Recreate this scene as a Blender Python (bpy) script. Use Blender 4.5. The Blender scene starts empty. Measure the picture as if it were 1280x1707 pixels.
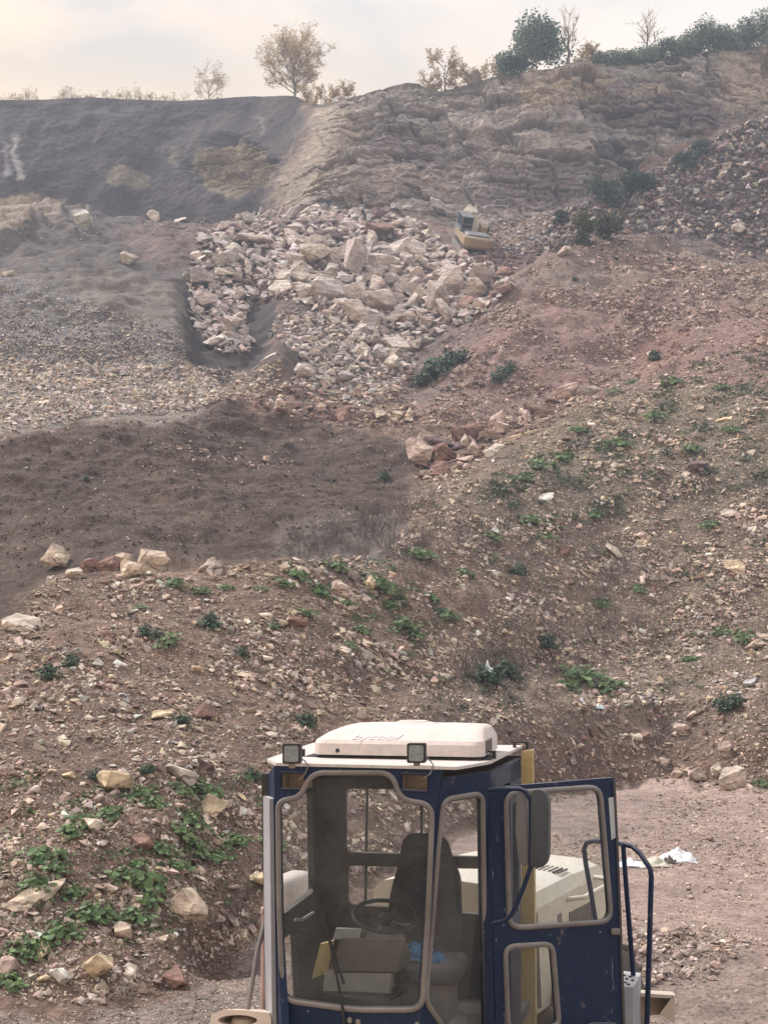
import bpy, bmesh, math, random
import numpy as np
from mathutils import Vector, Matrix
from mathutils.geometry import tessellate_polygon

random.seed(7)
RNG = np.random.default_rng(7)
S = bpy.context.scene
COL = S.collection
R = math.radians

# ------------------------------------------------------------------ camera
FPX, CX, CY, EYE = 2000.0, 640.0, 853.5, 4.0          # focal length in pixels of the 1280 x 1707 photograph
PITCH = math.atan((1100 - CY) / FPX)
cp, sp = math.cos(PITCH), math.sin(PITCH)
cam_d = bpy.data.cameras.new('camera')
cam = bpy.data.objects.new('camera', cam_d)
COL.objects.link(cam)
cam_d.sensor_fit = 'VERTICAL'
cam_d.sensor_height = 36.0
cam_d.lens = 36.0 * FPX / 1707.0
cam_d.clip_start, cam_d.clip_end = 0.1, 3000
cam.location = (0, 0, EYE)
cam.rotation_euler = (math.pi / 2 + PITCH, 0, 0)
S.camera = cam

# ------------------------------------------------------------------ sky and sun
SUN_EL, SUN_AZ = R(52), R(-62)                           # azimuth from +Y towards +X: the light comes from the upper left
w = bpy.data.worlds.new('World')
S.world = w
w.use_nodes = True
nt = w.node_tree
nt.nodes.clear()
def N(tree, kind, **kw):
    n = tree.nodes.new(kind)
    for k, v in kw.items():
        setattr(n, k, v)
    return n
def L(tree, a, b):
    tree.links.new(a, b)
out = N(nt, 'ShaderNodeOutputWorld')
bg = N(nt, 'ShaderNodeBackground')
bg.inputs['Strength'].default_value = 0.1
sky = N(nt, 'ShaderNodeTexSky', sky_type='NISHITA')
sky.sun_disc = False
sky.sun_elevation = SUN_EL
sky.sun_rotation = SUN_AZ
sky.air_density, sky.dust_density, sky.ozone_density = 1.0, 2.5, 1.0
tc = N(nt, 'ShaderNodeTexCoord')
mp = N(nt, 'ShaderNodeMapping')
mp.inputs['Scale'].default_value = (3.0, 3.0, 9.0)
mp.inputs['Location'].default_value = (3.1, 0.4, 1.9)
L(nt, tc.outputs['Generated'], mp.inputs['Vector'])
cn = N(nt, 'ShaderNodeTexNoise')
cn.inputs['Scale'].default_value = 1.1
cn.inputs['Detail'].default_value = 6
cn.inputs['Roughness'].default_value = 0.5
cn.inputs['Distortion'].default_value = 0.35
L(nt, mp.outputs['Vector'], cn.inputs['Vector'])
sep = N(nt, 'ShaderNodeSeparateXYZ')
L(nt, tc.outputs['Generated'], sep.inputs[0])
wx = N(nt, 'ShaderNodeMapRange')                          # warm towards the left (the low light behind the cloud), grey to the right
wx.inputs['From Min'].default_value, wx.inputs['From Max'].default_value = -0.15, 0.30
L(nt, sep.outputs['X'], wx.inputs['Value'])
warm = N(nt, 'ShaderNodeMix', data_type='RGBA')
warm.inputs['A'].default_value = (7.7, 5.9, 4.2, 1)
warm.inputs['B'].default_value = (6.0, 5.6, 5.2, 1)
L(nt, wx.outputs['Result'], warm.inputs['Factor'])
cr = N(nt, 'ShaderNodeValToRGB')
cr.color_ramp.elements[0].position = 0.40
cr.color_ramp.elements[1].position = 0.60
L(nt, cn.outputs['Fac'], cr.inputs['Fac'])
hi = N(nt, 'ShaderNodeMapRange')                          # heavier cloud higher up
hi.inputs['From Min'].default_value, hi.inputs['From Max'].default_value = 0.38, 0.47
L(nt, sep.outputs['Z'], hi.inputs['Value'])
hm = N(nt, 'ShaderNodeMath', operation='MULTIPLY')
L(nt, cr.outputs['Color'], hm.inputs[0]); L(nt, hi.outputs['Result'], hm.inputs[1])
cl = N(nt, 'ShaderNodeMix', data_type='RGBA')
cl.inputs['B'].default_value = (4.5, 4.2, 3.9, 1)
L(nt, warm.outputs['Result'], cl.inputs['A'])
L(nt, hm.outputs[0], cl.inputs['Factor'])
mx = N(nt, 'ShaderNodeMix', data_type='RGBA')
mx.inputs['Factor'].default_value = 0.96
L(nt, sky.outputs['Color'], mx.inputs['A'])
L(nt, cl.outputs['Result'], mx.inputs['B'])
dome = N(nt, 'ShaderNodeMapRange')                        # the cloud cover is neutral grey overhead, cream only low down
dome.inputs['From Min'].default_value, dome.inputs['From Max'].default_value = 0.44, 0.66
L(nt, sep.outputs['Z'], dome.inputs['Value'])
dm = N(nt, 'ShaderNodeMix', data_type='RGBA')
dm.inputs['B'].default_value = (6.3, 6.45, 6.75, 1)
L(nt, dome.outputs['Result'], dm.inputs['Factor'])
L(nt, mx.outputs['Result'], dm.inputs['A'])
L(nt, dm.outputs['Result'], bg.inputs['Color'])
L(nt, bg.outputs[0], out.inputs['Surface'])

sun_d = bpy.data.lights.new('sun', 'SUN')
sun_d.energy = 2.8
sun_d.angle = R(10)
sun_d.color = (1.0, 0.96, 0.92)
sun = bpy.data.objects.new('sun', sun_d)
COL.objects.link(sun)
sdir = Vector((math.sin(SUN_AZ) * math.cos(SUN_EL), math.cos(SUN_AZ) * math.cos(SUN_EL), math.sin(SUN_EL)))
sun.rotation_euler = (-sdir).to_track_quat('-Z', 'Y').to_euler()
sun.location = (-60, 40, 120)

S.view_settings.view_transform = 'Standard'
S.view_settings.look = 'None'
S.view_settings.exposure = 0.80
S.view_settings.gamma = 1
S.view_settings.use_curve_mapping = False
S.render.engine = 'CYCLES'
S.cycles.max_bounces = 8
S.cycles.transparent_max_bounces = 12
S.cycles.volume_bounces = 0
S.cycles.use_denoising = True

# ------------------------------------------------------------------ helpers
def ray(u, v):
    a, b = (u - CX) / FPX, (CY - v) / FPX
    return Vector((a, cp - b * sp, sp + b * cp))
def P(u, v, Y):
    d = ray(u, v)
    return Vector((0, 0, EYE)) + d * (Y / d.y)
def proj(p):
    wv = p[1] * cp + (p[2] - EYE) * sp
    h = -p[1] * sp + (p[2] - EYE) * cp
    return CX + FPX * p[0] / wv, CY - FPX * h / wv

def props(o, label=None, cat=None, group=None, kind=None):
    if label: o['label'] = label
    if cat: o['category'] = cat
    if group: o['group'] = group
    if kind: o['kind'] = kind
    return o
def empty(name, loc, label, cat, group=None):
    o = bpy.data.objects.new(name, None)
    o.empty_display_size = 0.3
    COL.objects.link(o)
    o.location = loc
    return props(o, label, cat, group)
def base_of(o):
    p = Vector((0, 0, 0))
    while o is not None:
        p = p + Vector(o.location)
        o = o.parent
    return p
def np_mesh(name, V, F, mats, cols=None, smooth=False, attrs=None):
    """V (n,3); F (m,3|4) or a list of index lists"""
    me = bpy.data.meshes.new(name)
    V = np.asarray(V, dtype=np.float32)
    if isinstance(F, np.ndarray):
        k = F.shape[1]
        me.vertices.add(len(V)); me.vertices.foreach_set('co', V.ravel())
        me.loops.add(F.size); me.loops.foreach_set('vertex_index', F.astype(np.int32).ravel())
        me.polygons.add(len(F))
        me.polygons.foreach_set('loop_start', np.arange(0, F.size, k, dtype=np.int32))
        me.update(calc_edges=True)
    else:
        me.from_pydata([tuple(map(float, p)) for p in V], [], F)
        me.update()
    me.polygons.foreach_set('use_smooth', np.full(len(me.polygons), bool(smooth)) if not isinstance(smooth, np.ndarray) else smooth)
    if cols is not None:
        at = me.color_attributes.new('Col', 'FLOAT_COLOR', 'POINT')
        c4 = np.ones((len(V), 4), dtype=np.float32); c4[:, :3] = cols
        at.data.foreach_set('color', c4.ravel())
    for k, a in (attrs or {}).items():
        at = me.attributes.new(k, 'FLOAT', 'POINT')
        at.data.foreach_set('value', np.asarray(a, dtype=np.float32))
    for m in (mats if isinstance(mats, (list, tuple)) else [mats]):
        me.materials.append(m)
    return me
def add(name, me, parent=None):
    o = bpy.data.objects.new(name, me)
    COL.objects.link(o)
    if parent is not None: o.parent = parent
    return o

class MB:
    """collects shapes in world coordinates; build() links them as ONE mesh object"""
    def __init__(s): s.v, s.f = [], []
    def addm(s, vs, fs):
        k = len(s.v)
        s.v += [Vector(p) for p in vs]; s.f += [[i + k for i in f] for f in fs]
        return s
    def bm(s, b, M=None):
        b.verts.index_update()
        s.addm([(M @ q.co if M else q.co.copy()) for q in b.verts], [[q.index for q in f.verts] for f in b.faces])
        b.free()
        return s
    def box(s, c, size, M3=None, bev=0.0, seg=2, taper=None):
        b = bmesh.new()
        bmesh.ops.create_cube(b, size=1.0)
        for q in b.verts:
            if taper and q.co.z > 0:
                q.co.x *= taper[0]; q.co.y *= taper[1]
            q.co = Vector((q.co.x * size[0], q.co.y * size[1], q.co.z * size[2]))
        if bev > 0:
            bmesh.ops.bevel(b, geom=list(b.edges), offset=bev, segments=seg, profile=0.5, affect='EDGES', clamp_overlap=True)
        M = Matrix.Translation(Vector(c)) @ (M3.to_4x4() if M3 else Matrix.Identity(4))
        return s.bm(b, M)
    def hexa(s, p8):
        return s.addm(p8, [[0, 3, 2, 1], [4, 5, 6, 7], [0, 1, 5, 4], [1, 2, 6, 5], [2, 3, 7, 6], [3, 0, 4, 7]])
    def tube(s, pts, r, n=8, closed=False, rend=None, cap=True):
        pts = [Vector(p) for p in pts]
        m = len(pts)
        ring = []
        up = None
        for i, p in enumerate(pts):
            a = pts[i - 1] if (i > 0 or closed) else p
            c = pts[(i + 1) % m] if (i < m - 1 or closed) else p
            t = (c - a)
            t = t.normalized() if t.length > 1e-9 else Vector((0, 0, 1))
            if up is None:
                up = t.orthogonal().normalized()
            else:
                up = (up - t * up.dot(t))
                up = up.normalized() if up.length > 1e-6 else t.orthogonal().normalized()
            bn = t.cross(up)
            rr = r if rend is None else r + (rend - r) * i / max(1, m - 1)
            ring.append([p + (up * math.cos(2 * math.pi * k / n) + bn * math.sin(2 * math.pi * k / n)) * rr for k in range(n)])
        vs = [q for rg in ring for q in rg]
        fs = []
        for i in range(m if closed else m - 1):
            j = (i + 1) % m
            for k in range(n):
                l = (k + 1) % n
                fs.append([i * n + k, i * n + l, j * n + l, j * n + k])
        if not closed and cap:
            fs.append(list(range(n))[::-1]); fs.append([(m - 1) * n + k for k in range(n)])
        return s.addm(vs, fs)
    def lathe(s, prof, M=None, n=24):
        vs, fs = [], []
        for (r, z) in prof:
            for k in range(n):
                vs.append(Vector((r * math.cos(2 * math.pi * k / n), r * math.sin(2 * math.pi * k / n), z)))
        for i in range(len(prof) - 1):
            for k in range(n):
                l = (k + 1) % n
                fs.append([i * n + k, i * n + l, (i + 1) * n + l, (i + 1) * n + k])
        if M: vs = [M @ q for q in vs]
        return s.addm(vs, fs)
    def build(s, name, m, parent=None, smooth=None, label=None):
        base = base_of(parent) if parent else Vector((0, 0, 0))
        me = bpy.data.meshes.new(name)
        me.from_pydata([tuple(q - base) for q in s.v], [], s.f)
        me.validate()
        b = bmesh.new(); b.from_mesh(me)
        bmesh.ops.recalc_face_normals(b, faces=b.faces)
        b.to_mesh(me); b.free()
        me.materials.append(m)
        if smooth is not None:
            me.polygons.foreach_set('use_smooth', np.ones(len(me.polygons), dtype=bool))
            me.set_sharp_from_angle(angle=R(smooth))
        me.update()
        o = add(name, me, parent)
        if label: o['label'] = label
        return o

# gradient noise for numpy arrays
_perm = np.random.default_rng(3).permutation(256)
_perm = np.concatenate([_perm, _perm, _perm])
_grad = np.random.default_rng(4).normal(size=(256, 3))
_grad /= np.linalg.norm(_grad, axis=1)[:, None]
def perlin(x, y, z):
    xi, yi, zi = np.floor(x).astype(int), np.floor(y).astype(int), np.floor(z).astype(int)
    xf, yf, zf = x - xi, y - yi, z - zi
    xi &= 255; yi &= 255; zi &= 255
    fx, fy, fz = [t * t * t * (t * (t * 6 - 15) + 10) for t in (xf, yf, zf)]
    res = 0
    for i in (0, 1):
        for j in (0, 1):
            for k in (0, 1):
                g = _grad[_perm[_perm[_perm[(xi + i) & 255] + ((yi + j) & 255)] + ((zi + k) & 255)]]
                d = g[..., 0] * (xf - i) + g[..., 1] * (yf - j) + g[..., 2] * (zf - k)
                res = res + d * (fx if i else 1 - fx) * (fy if j else 1 - fy) * (fz if k else 1 - fz)
    return res * 1.6
def fbm(x, y, z, o=4, gain=0.5):
    t, a, f = 0, 1.0, 1.0
    for k in range(o):
        t = t + a * perlin(x * f + 17.3 * k, y * f + 5.1 * k, z * f + 9.7 * k)
        a *= gain; f *= 2.03
    return t
def hash01(a, b, c=0):
    a = np.asarray(a).astype(np.int64); b = np.asarray(b).astype(np.int64)
    h = (a * 374761393 + b * 668265263 + c * 2147483647) & 0xffffffff
    h = ((h ^ (h >> 13)) * 1274126177) & 0xffffffff
    return ((h ^ (h >> 16)) & 0xffff) / 65535.0
def smooth01(x, a, b):
    t = np.clip((x - a) / (b - a), 0, 1)
    return t * t * (3 - 2 * t)
def inpoly(u, v, poly):
    u = np.asarray(u); v = np.asarray(v)
    r = np.zeros(u.shape, bool)
    n = len(poly)
    for i in range(n):
        x1, y1 = poly[i]; x2, y2 = poly[(i + 1) % n]
        if y1 == y2: continue
        c = ((y1 > v) != (y2 > v)) & (u < (x2 - x1) * (v - y1) / (y2 - y1) + x1)
        r ^= c
    return r
def softpoly(u, v, poly, soft):
    """1 inside, fading to 0 across `soft` pixels at the edge"""
    d = np.full(u.shape, 1e9)
    n = len(poly)
    for i in range(n):
        x1, y1 = poly[i]; x2, y2 = poly[(i + 1) % n]
        dx, dy = x2 - x1, y2 - y1
        t = np.clip(((u - x1) * dx + (v - y1) * dy) / (dx * dx + dy * dy + 1e-9), 0, 1)
        d = np.minimum(d, np.hypot(u - x1 - t * dx, v - y1 - t * dy))
    s = np.where(inpoly(u, v, poly), d, -d)
    return smooth01(s, -soft, soft)

# ------------------------------------------------------------------ materials
def new_mat(name):
    m = bpy.data.materials.new(name)
    m.use_nodes = True
    t = m.node_tree
    b = t.nodes['Principled BSDF']
    return m, t, b
def mixc(t, fac, a, b, mode='MIX'):
    n = N(t, 'ShaderNodeMix', data_type='RGBA', blend_type=mode)
    for sock, val in (('Factor', fac), ('A', a), ('B', b)):
        if isinstance(val, (int, float)): n.inputs[sock].default_value = val
        elif isinstance(val, tuple): n.inputs[sock].default_value = (*val, 1)
        else: L(t, val, n.inputs[sock])
    return n.outputs['Result']
def ramp(t, src, p0, p1, c0=0.0, c1=1.0):
    n = N(t, 'ShaderNodeMapRange')
    n.inputs['From Min'].default_value, n.inputs['From Max'].default_value = p0, p1
    n.inputs['To Min'].default_value, n.inputs['To Max'].default_value = c0, c1
    L(t, src, n.inputs['Value'])
    return n.outputs['Result']
def mul(t, a, b):
    n = N(t, 'ShaderNodeMath', operation='MULTIPLY')
    for i, q in enumerate((a, b)):
        if isinstance(q, (int, float)): n.inputs[i].default_value = q
        else: L(t, q, n.inputs[i])
    return n.outputs[0]
def noise(t, co, scale, detail=5, rough=0.6):
    n = N(t, 'ShaderNodeTexNoise')
    n.inputs['Scale'].default_value = scale
    n.inputs['Detail'].default_value = detail
    n.inputs['Roughness'].default_value = rough
    L(t, co, n.inputs['Vector'])
    return n.outputs['Fac']
def bump(t, b, h, strength, dist, prev=None):
    n = N(t, 'ShaderNodeBump')
    n.inputs['Strength'].default_value = strength
    n.inputs['Distance'].default_value = dist
    L(t, h, n.inputs['Height'])
    if prev is not None: L(t, prev, n.inputs['Normal'])
    if b is not None: L(t, n.outputs['Normal'], b.inputs['Normal'])
    return n.outputs['Normal']
def painted(name, col, dust=(0.36, 0.29, 0.24), amount=0.35, chip=(0.55, 0.52, 0.45), chips=0.0, rough=0.45, metal=0.0, bmp=0.0, scale=1.0, spec=0.5, scuff=0.0):
    m, t, b = new_mat(name)
    co = N(t, 'ShaderNodeTexCoord').outputs['Object']
    n1 = noise(t, co, 2.2 * scale, 6, 0.65)
    n2 = noise(t, co, 14 * scale, 6, 0.7)
    n3 = noise(t, co, 60 * scale, 3, 0.6)
    c = mixc(t, ramp(t, n2, 0.35, 0.7), tuple(x * 0.82 for x in col), tuple(min(1, x * 1.12) for x in col))
    if chips > 0:
        c = mixc(t, mul(t, ramp(t, n2, 0.72 - 0.12 * chips, 0.74 - 0.12 * chips), ramp(t, n1, 0.42, 0.5)), c, chip)
    if scuff > 0:                                        # thin scratches and dried splashes
        ms_ = N(t, 'ShaderNodeMapping'); ms_.inputs['Scale'].default_value = (26, 26, 3.0); ms_.inputs['Rotation'].default_value = (0.0, 0.35, 0.0)
        L(t, co, ms_.inputs['Vector'])
        ns_ = noise(t, ms_.outputs['Vector'], 1.0, 4, 0.6)
        c = mixc(t, mul(t, mul(t, ramp(t, ns_, 0.66, 0.72), ramp(t, n1, 0.45, 0.62)), scuff), c, (0.30, 0.30, 0.30))
        nm2 = noise(t, co, 5.0, 7, 0.75)
        c = mixc(t, mul(t, ramp(t, nm2, 0.60, 0.74), 0.45 * scuff), c, dust)
    b.inputs['Specular IOR Level'].default_value = spec
    g = N(t, 'ShaderNodeNewGeometry')
    sx = N(t, 'ShaderNodeSeparateXYZ'); L(t, g.outputs['Normal'], sx.inputs[0])
    up = ramp(t, sx.outputs['Z'], 0.2, 0.9, 0.0, 0.65)
    base = N(t, 'ShaderNodeMath', operation='ADD')
    L(t, up, base.inputs[0]); base.inputs[1].default_value = amount
    f = mul(t, base.outputs[0], ramp(t, n1, 0.3, 0.7, 0.35, 1.0))
    f = mul(t, f, ramp(t, n3, 0.3, 0.7, 0.75, 1.0))
    n = N(t, 'ShaderNodeMath', operation='MINIMUM'); L(t, f, n.inputs[0]); n.inputs[1].default_value = 0.92
    c = mixc(t, n.outputs[0], c, dust)
    L(t, c, b.inputs['Base Color'])
    L(t, ramp(t, f, 0, 0.8, rough, 0.9), b.inputs['Roughness'])
    b.inputs['Metallic'].default_value = metal
    if bmp > 0: bump(t, b, n3, bmp, 0.01)
    return m
def plain(name, col, rough=0.8, var=0.25, scale=6.0, metal=0.0, bmp=0.0, bd=0.01):
    m, t, b = new_mat(name)
    co = N(t, 'ShaderNodeTexCoord').outputs['Object']
    n1 = noise(t, co, scale, 6, 0.65)
    c = mixc(t, ramp(t, n1, 0.3, 0.7), tuple(x * (1 - var) for x in col), tuple(min(1, x * (1 + var)) for x in col))
    L(t, c, b.inputs['Base Color'])
    b.inputs['Roughness'].default_value = rough
    b.inputs['Metallic'].default_value = metal
    if bmp > 0: bump(t, b, n1, bmp, bd)
    return m

def ground_material():
    m, t, b = new_mat('quarry_soil')
    co = N(t, 'ShaderNodeTexCoord').outputs['Object']
    at = N(t, 'ShaderNodeAttribute', attribute_name='Col').outputs['Color']
    pb = N(t, 'ShaderNodeAttribute', attribute_name='peb').outputs['Fac']
    far = N(t, 'ShaderNodeAttribute', attribute_name='far').outputs['Fac']
    n1 = noise(t, co, 0.22, 6, 0.6)
    n2 = noise(t, co, 1.7, 8, 0.7)
    n3 = noise(t, co, 9.0, 6, 0.7)
    c = mixc(t, ramp(t, n1, 0.3, 0.7), (0.78, 0.78, 0.80), (1.2, 1.18, 1.15))
    c = mixc(t, 1.0, at, c, 'MULTIPLY')
    c2 = mixc(t, ramp(t, n2, 0.3, 0.7), (0.62, 0.62, 0.63), (1.36, 1.35, 1.32))
    c = mixc(t, 1.0, c, c2, 'MULTIPLY')
    c3 = mixc(t, ramp(t, n3, 0.3, 0.7), (0.7, 0.7, 0.7), (1.3, 1.3, 1.3))
    c = mixc(t, 1.0, c, c3, 'MULTIPLY')
    hs = []
    for sc, w_far in ((11.0, 0), (4.2, 1)):
        v = N(t, 'ShaderNodeTexVoronoi')
        v.inputs['Scale'].default_value = sc
        wv = N(t, 'ShaderNodeVectorMath', operation='ADD')
        nn = N(t, 'ShaderNodeTexNoise'); nn.inputs['Scale'].default_value = sc * 0.8
        L(t, co, nn.inputs['Vector'])
        sc2 = N(t, 'ShaderNodeVectorMath', operation='SCALE'); sc2.inputs['Scale'].default_value = 0.9 / sc
        L(t, nn.outputs['Color'], sc2.inputs[0])
        L(t, co, wv.inputs[0]); L(t, sc2.outputs[0], wv.inputs[1])
        L(t, wv.outputs[0], v.inputs['Vector'])
        sc3 = N(t, 'ShaderNodeSeparateColor'); L(t, v.outputs['Color'], sc3.inputs[0])
        body = ramp(t, v.outputs['Distance'], 0.42, 0.30)
        pick = ramp(t, sc3.outputs[0], 0.5, 0.56)
        mask = mul(t, mul(t, body, pick), pb)
        if w_far: mask = mul(t, mask, far)
        tone = mixc(t, sc3.outputs[1], (0.19, 0.13, 0.10), (0.46, 0.37, 0.28))
        c = mixc(t, mask, c, tone)
        hs.append(mul(t, ramp(t, v.outputs['Distance'], 0.5, 0.0), pb))
    L(t, c, b.inputs['Base Color'])
    b.inputs['Roughness'].default_value = 0.95
    b.inputs['Specular IOR Level'].default_value = 0.15
    p = bump(t, None, n2, 0.7, 0.25)
    p = bump(t, None, n3, 0.8, 0.06, p)
    p = bump(t, None, hs[0], 0.8, 0.05, p)
    bump(t, b, hs[1], 0.6, 0.10, p)
    return m
def rock_material():
    m, t, b = new_mat('quarry_stone')
    co = N(t, 'ShaderNodeTexCoord').outputs['Object']
    at = N(t, 'ShaderNodeAttribute', attribute_name='Col').outputs['Color']
    n1 = noise(t, co, 0.9, 6, 0.65)
    n2 = noise(t, co, 5.0, 7, 0.7)
    mp_ = N(t, 'ShaderNodeMapping'); mp_.inputs['Scale'].default_value = (0.6, 0.9, 4.5); mp_.inputs['Rotation'].default_value = (0.5, 0.3, 0)
    L(t, co, mp_.inputs['Vector'])
    n3 = noise(t, mp_.outputs['Vector'], 1.3, 5, 0.6)
    c = mixc(t, ramp(t, n1, 0.3, 0.7), (0.72, 0.70, 0.72), (1.22, 1.2, 1.15))
    c = mixc(t, 1.0, at, c, 'MULTIPLY')
    c = mixc(t, 1.0, c, mixc(t, ramp(t, n2, 0.3, 0.72), (0.66, 0.66, 0.66), (1.25, 1.25, 1.25)), 'MULTIPLY')
    c = mixc(t, 1.0, c, mixc(t, ramp(t, n3, 0.38, 0.62), (0.8, 0.77, 0.76), (1.12, 1.12, 1.1)), 'MULTIPLY')
    L(t, c, b.inputs['Base Color'])
    b.inputs['Roughness'].default_value = 0.9
    b.inputs['Specular IOR Level'].default_value = 0.2
    ve = N(t, 'ShaderNodeTexVoronoi', feature='DISTANCE_TO_EDGE'); ve.inputs['Scale'].default_value = 0.8
    mq = N(t, 'ShaderNodeMapping'); mq.inputs['Scale'].default_value = (0.7, 1.0, 2.6); mq.inputs['Rotation'].default_value = (0.3, 0.5, 0.2)
    wv = N(t, 'ShaderNodeVectorMath', operation='ADD'); nw = N(t, 'ShaderNodeTexNoise'); nw.inputs['Scale'].default_value = 2.0
    L(t, co, nw.inputs['Vector']); sw_ = N(t, 'ShaderNodeVectorMath', operation='SCALE'); sw_.inputs['Scale'].default_value = 0.5
    L(t, nw.outputs['Color'], sw_.inputs[0]); L(t, co, wv.inputs[0]); L(t, sw_.outputs[0], wv.inputs[1]); L(t, wv.outputs[0], mq.inputs['Vector']); L(t, mq.outputs['Vector'], ve.inputs['Vector'])
    p = bump(t, None, n1, 0.6, 0.3)
    p = bump(t, None, ramp(t, ve.outputs['Distance'], 0.0, 0.06), 0.8, 0.08, p)
    bump(t, b, n2, 0.8, 0.10, p)
    return m
def leaf_material(name):
    m, t, b = new_mat(name)
    at = N(t, 'ShaderNodeAttribute', attribute_name='Col').outputs['Color']
    co = N(t, 'ShaderNodeTexCoord').outputs['Object']
    n1 = noise(t, co, 3.0, 4, 0.6)
    c = mixc(t, 1.0, at, mixc(t, ramp(t, n1, 0.3, 0.7), (0.7, 0.7, 0.7), (1.3, 1.25, 1.2)), 'MULTIPLY')
    L(t, c, b.inputs['Base Color'])
    b.inputs['Roughness'].default_value = 0.6
    b.inputs['Specular IOR Level'].default_value = 0.3
    tr = N(t, 'ShaderNodeBsdfTranslucent'); L(t, c, tr.inputs['Color'])
    ms = N(t, 'ShaderNodeMixShader'); ms.inputs[0].default_value = 0.3
    L(t, b.outputs[0], ms.inputs[1]); L(t, tr.outputs[0], ms.inputs[2])
    L(t, ms.outputs[0], t.nodes['Material Output'].inputs['Surface'])
    return m
M_GROUND, M_ROCK, M_LEAF = ground_material(), rock_material(), leaf_material('leaf')
M_BARK = plain('bark', (0.16, 0.13, 0.11), 0.9, 0.3, 8)
# ------------------------------------------------------------------ the quarry hillside, one sheet from the flat yard to the plateau above the face
def flat(u, v):                                          # a point of the level yard (z = 0)
    d = ray(u, v)
    return (u, v, -EYE / d.z * d.y)
LAYERS = [   # feature lines from near to far: (u, v, distance); rows of the sheet between each line and the next
    ([flat(0, 1690), flat(150, 1690), flat(300, 1640), flat(450, 1565), flat(600, 1480), flat(700, 1420), flat(800, 1375), flat(900, 1340), flat(1000, 1312), flat(1120, 1304), flat(1280, 1318)], 150),
    ([(0, 1290, 19), (150, 1285, 19.5), (300, 1285, 20.5), (450, 1285, 23), (600, 1240, 27.5), (700, 1215, 31), (800, 1195, 35), (900, 1185, 38.5), (1000, 1172, 42), (1120, 1164, 43.2), (1280, 1158, 41)], 150),
    ([(0, 1200, 24), (150, 1200, 24), (300, 1190, 25.5), (450, 1180, 28), (600, 1160, 32), (700, 1150, 35), (800, 1130, 39), (900, 1115, 43), (1000, 1105, 46.5), (1120, 1096, 47.2), (1280, 1085, 46)], 70),
    ([(0, 1045, 30), (60, 975, 33), (100, 950, 34), (200, 952, 34.5), (300, 950, 35), (450, 932, 37), (600, 925, 41), (700, 880, 46), (800, 850, 50), (900, 810, 54), (1000, 780, 57), (1120, 750, 59), (1280, 720, 59)], 150),
    ([(0, 1060, 34), (60, 992, 37), (100, 965, 38), (300, 965, 39), (450, 945, 42), (600, 935, 45), (700, 850, 50), (800, 790, 55), (900, 745, 60), (1000, 705, 64), (1120, 660, 67), (1280, 615, 67.5)], 40),
    ([(0, 870, 48), (150, 845, 48), (300, 830, 49), (450, 840, 51), (600, 860, 51), (700, 792, 58), (800, 748, 62), (900, 702, 66), (1000, 657, 69), (1120, 600, 72), (1280, 545, 73)], 80),
    ([(0, 730, 56), (150, 705, 57), (300, 705, 58), (360, 745, 58), (450, 772, 58), (600, 775, 60), (700, 775, 62), (800, 752, 66), (900, 706, 70), (1000, 661, 73), (1120, 604, 76), (1280, 547, 77)], 90),
    ([(0, 703, 60), (150, 690, 61), (300, 678, 63), (360, 672, 64), (450, 690, 66), (520, 708, 66.5), (600, 713, 67), (700, 714, 68), (800, 690, 72), (900, 640, 76), (1000, 600, 80), (1120, 550, 83), (1280, 500, 84)], 60),
    ([(0, 640, 70), (150, 630, 71), (300, 630, 72), (450, 640, 75), (600, 655, 76), (700, 640, 80), (760, 580, 84), (800, 530, 88), (850, 475, 91), (900, 440, 93), (950, 410, 95), (1000, 395, 97), (1060, 388, 98), (1120, 391, 99), (1200, 415, 98), (1280, 432, 97)], 100),
    ([(0, 468, 88), (150, 462, 89), (240, 466, 90), (310, 490, 90), (450, 545, 88), (600, 560, 90), (700, 560, 92), (800, 500, 98), (900, 450, 99), (1000, 405, 102), (1120, 400, 104), (1280, 440, 101)], 110),
    ([(0, 445, 97), (150, 440, 98), (300, 450, 98), (450, 450, 101), (600, 450, 103), (700, 460, 104), (800, 440, 104), (900, 428, 105), (1000, 385, 107), (1120, 365, 108), (1280, 350, 108)], 50),
    ([(0, 345, 116), (60, 335, 116), (150, 348, 117), (200, 356, 118), (300, 366, 118), (450, 366, 118), (520, 370, 118), (600, 378, 118), (700, 395, 116), (800, 402, 113), (900, 385, 113), (1000, 340, 116), (1120, 270, 118), (1280, 200, 122)], 80),
    ([(0, 390, 126), (150, 400, 127), (300, 400, 128), (450, 376, 127), (520, 367, 125), (600, 370, 124), (700, 380, 121), (800, 388, 118), (900, 372, 118), (1000, 330, 120), (1120, 250, 123), (1280, 191, 127)], 30),
    ([(0, 385, 154), (150, 392, 154), (300, 386, 152), (420, 380, 147), (470, 372, 138), (540, 360, 130), (600, 355, 129), (700, 365, 126), (800, 375, 123), (900, 360, 122), (1000, 322, 124), (1120, 240, 126), (1280, 188, 129)], 50),
    ([(0, 166, 165), (60, 167, 166), (150, 163, 166), (300, 168, 165), (420, 160, 163), (490, 159, 158), (510, 170, 152), (540, 175, 147), (600, 158, 142), (650, 142, 139), (680, 136, 138), (705, 140, 137), (730, 152, 136), (830, 126, 133), (900, 116, 131), (960, 108, 130), (1040, 104, 130), (1120, 92, 130), (1185, 86, 131), (1280, 80, 133)], 300),
]
u_main = np.linspace(-60, 1340, 590)
us = np.concatenate([np.linspace(-520, -70, 30), u_main, np.linspace(1350, 1800, 30)])
NU = len(us)
def gsm(a, s):
    k = int(3 * s) + 1
    g = np.exp(-0.5 * (np.arange(-k, k + 1) / s) ** 2); g /= g.sum()
    return np.convolve(np.pad(a, k, mode='edge'), g, 'valid')
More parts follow.
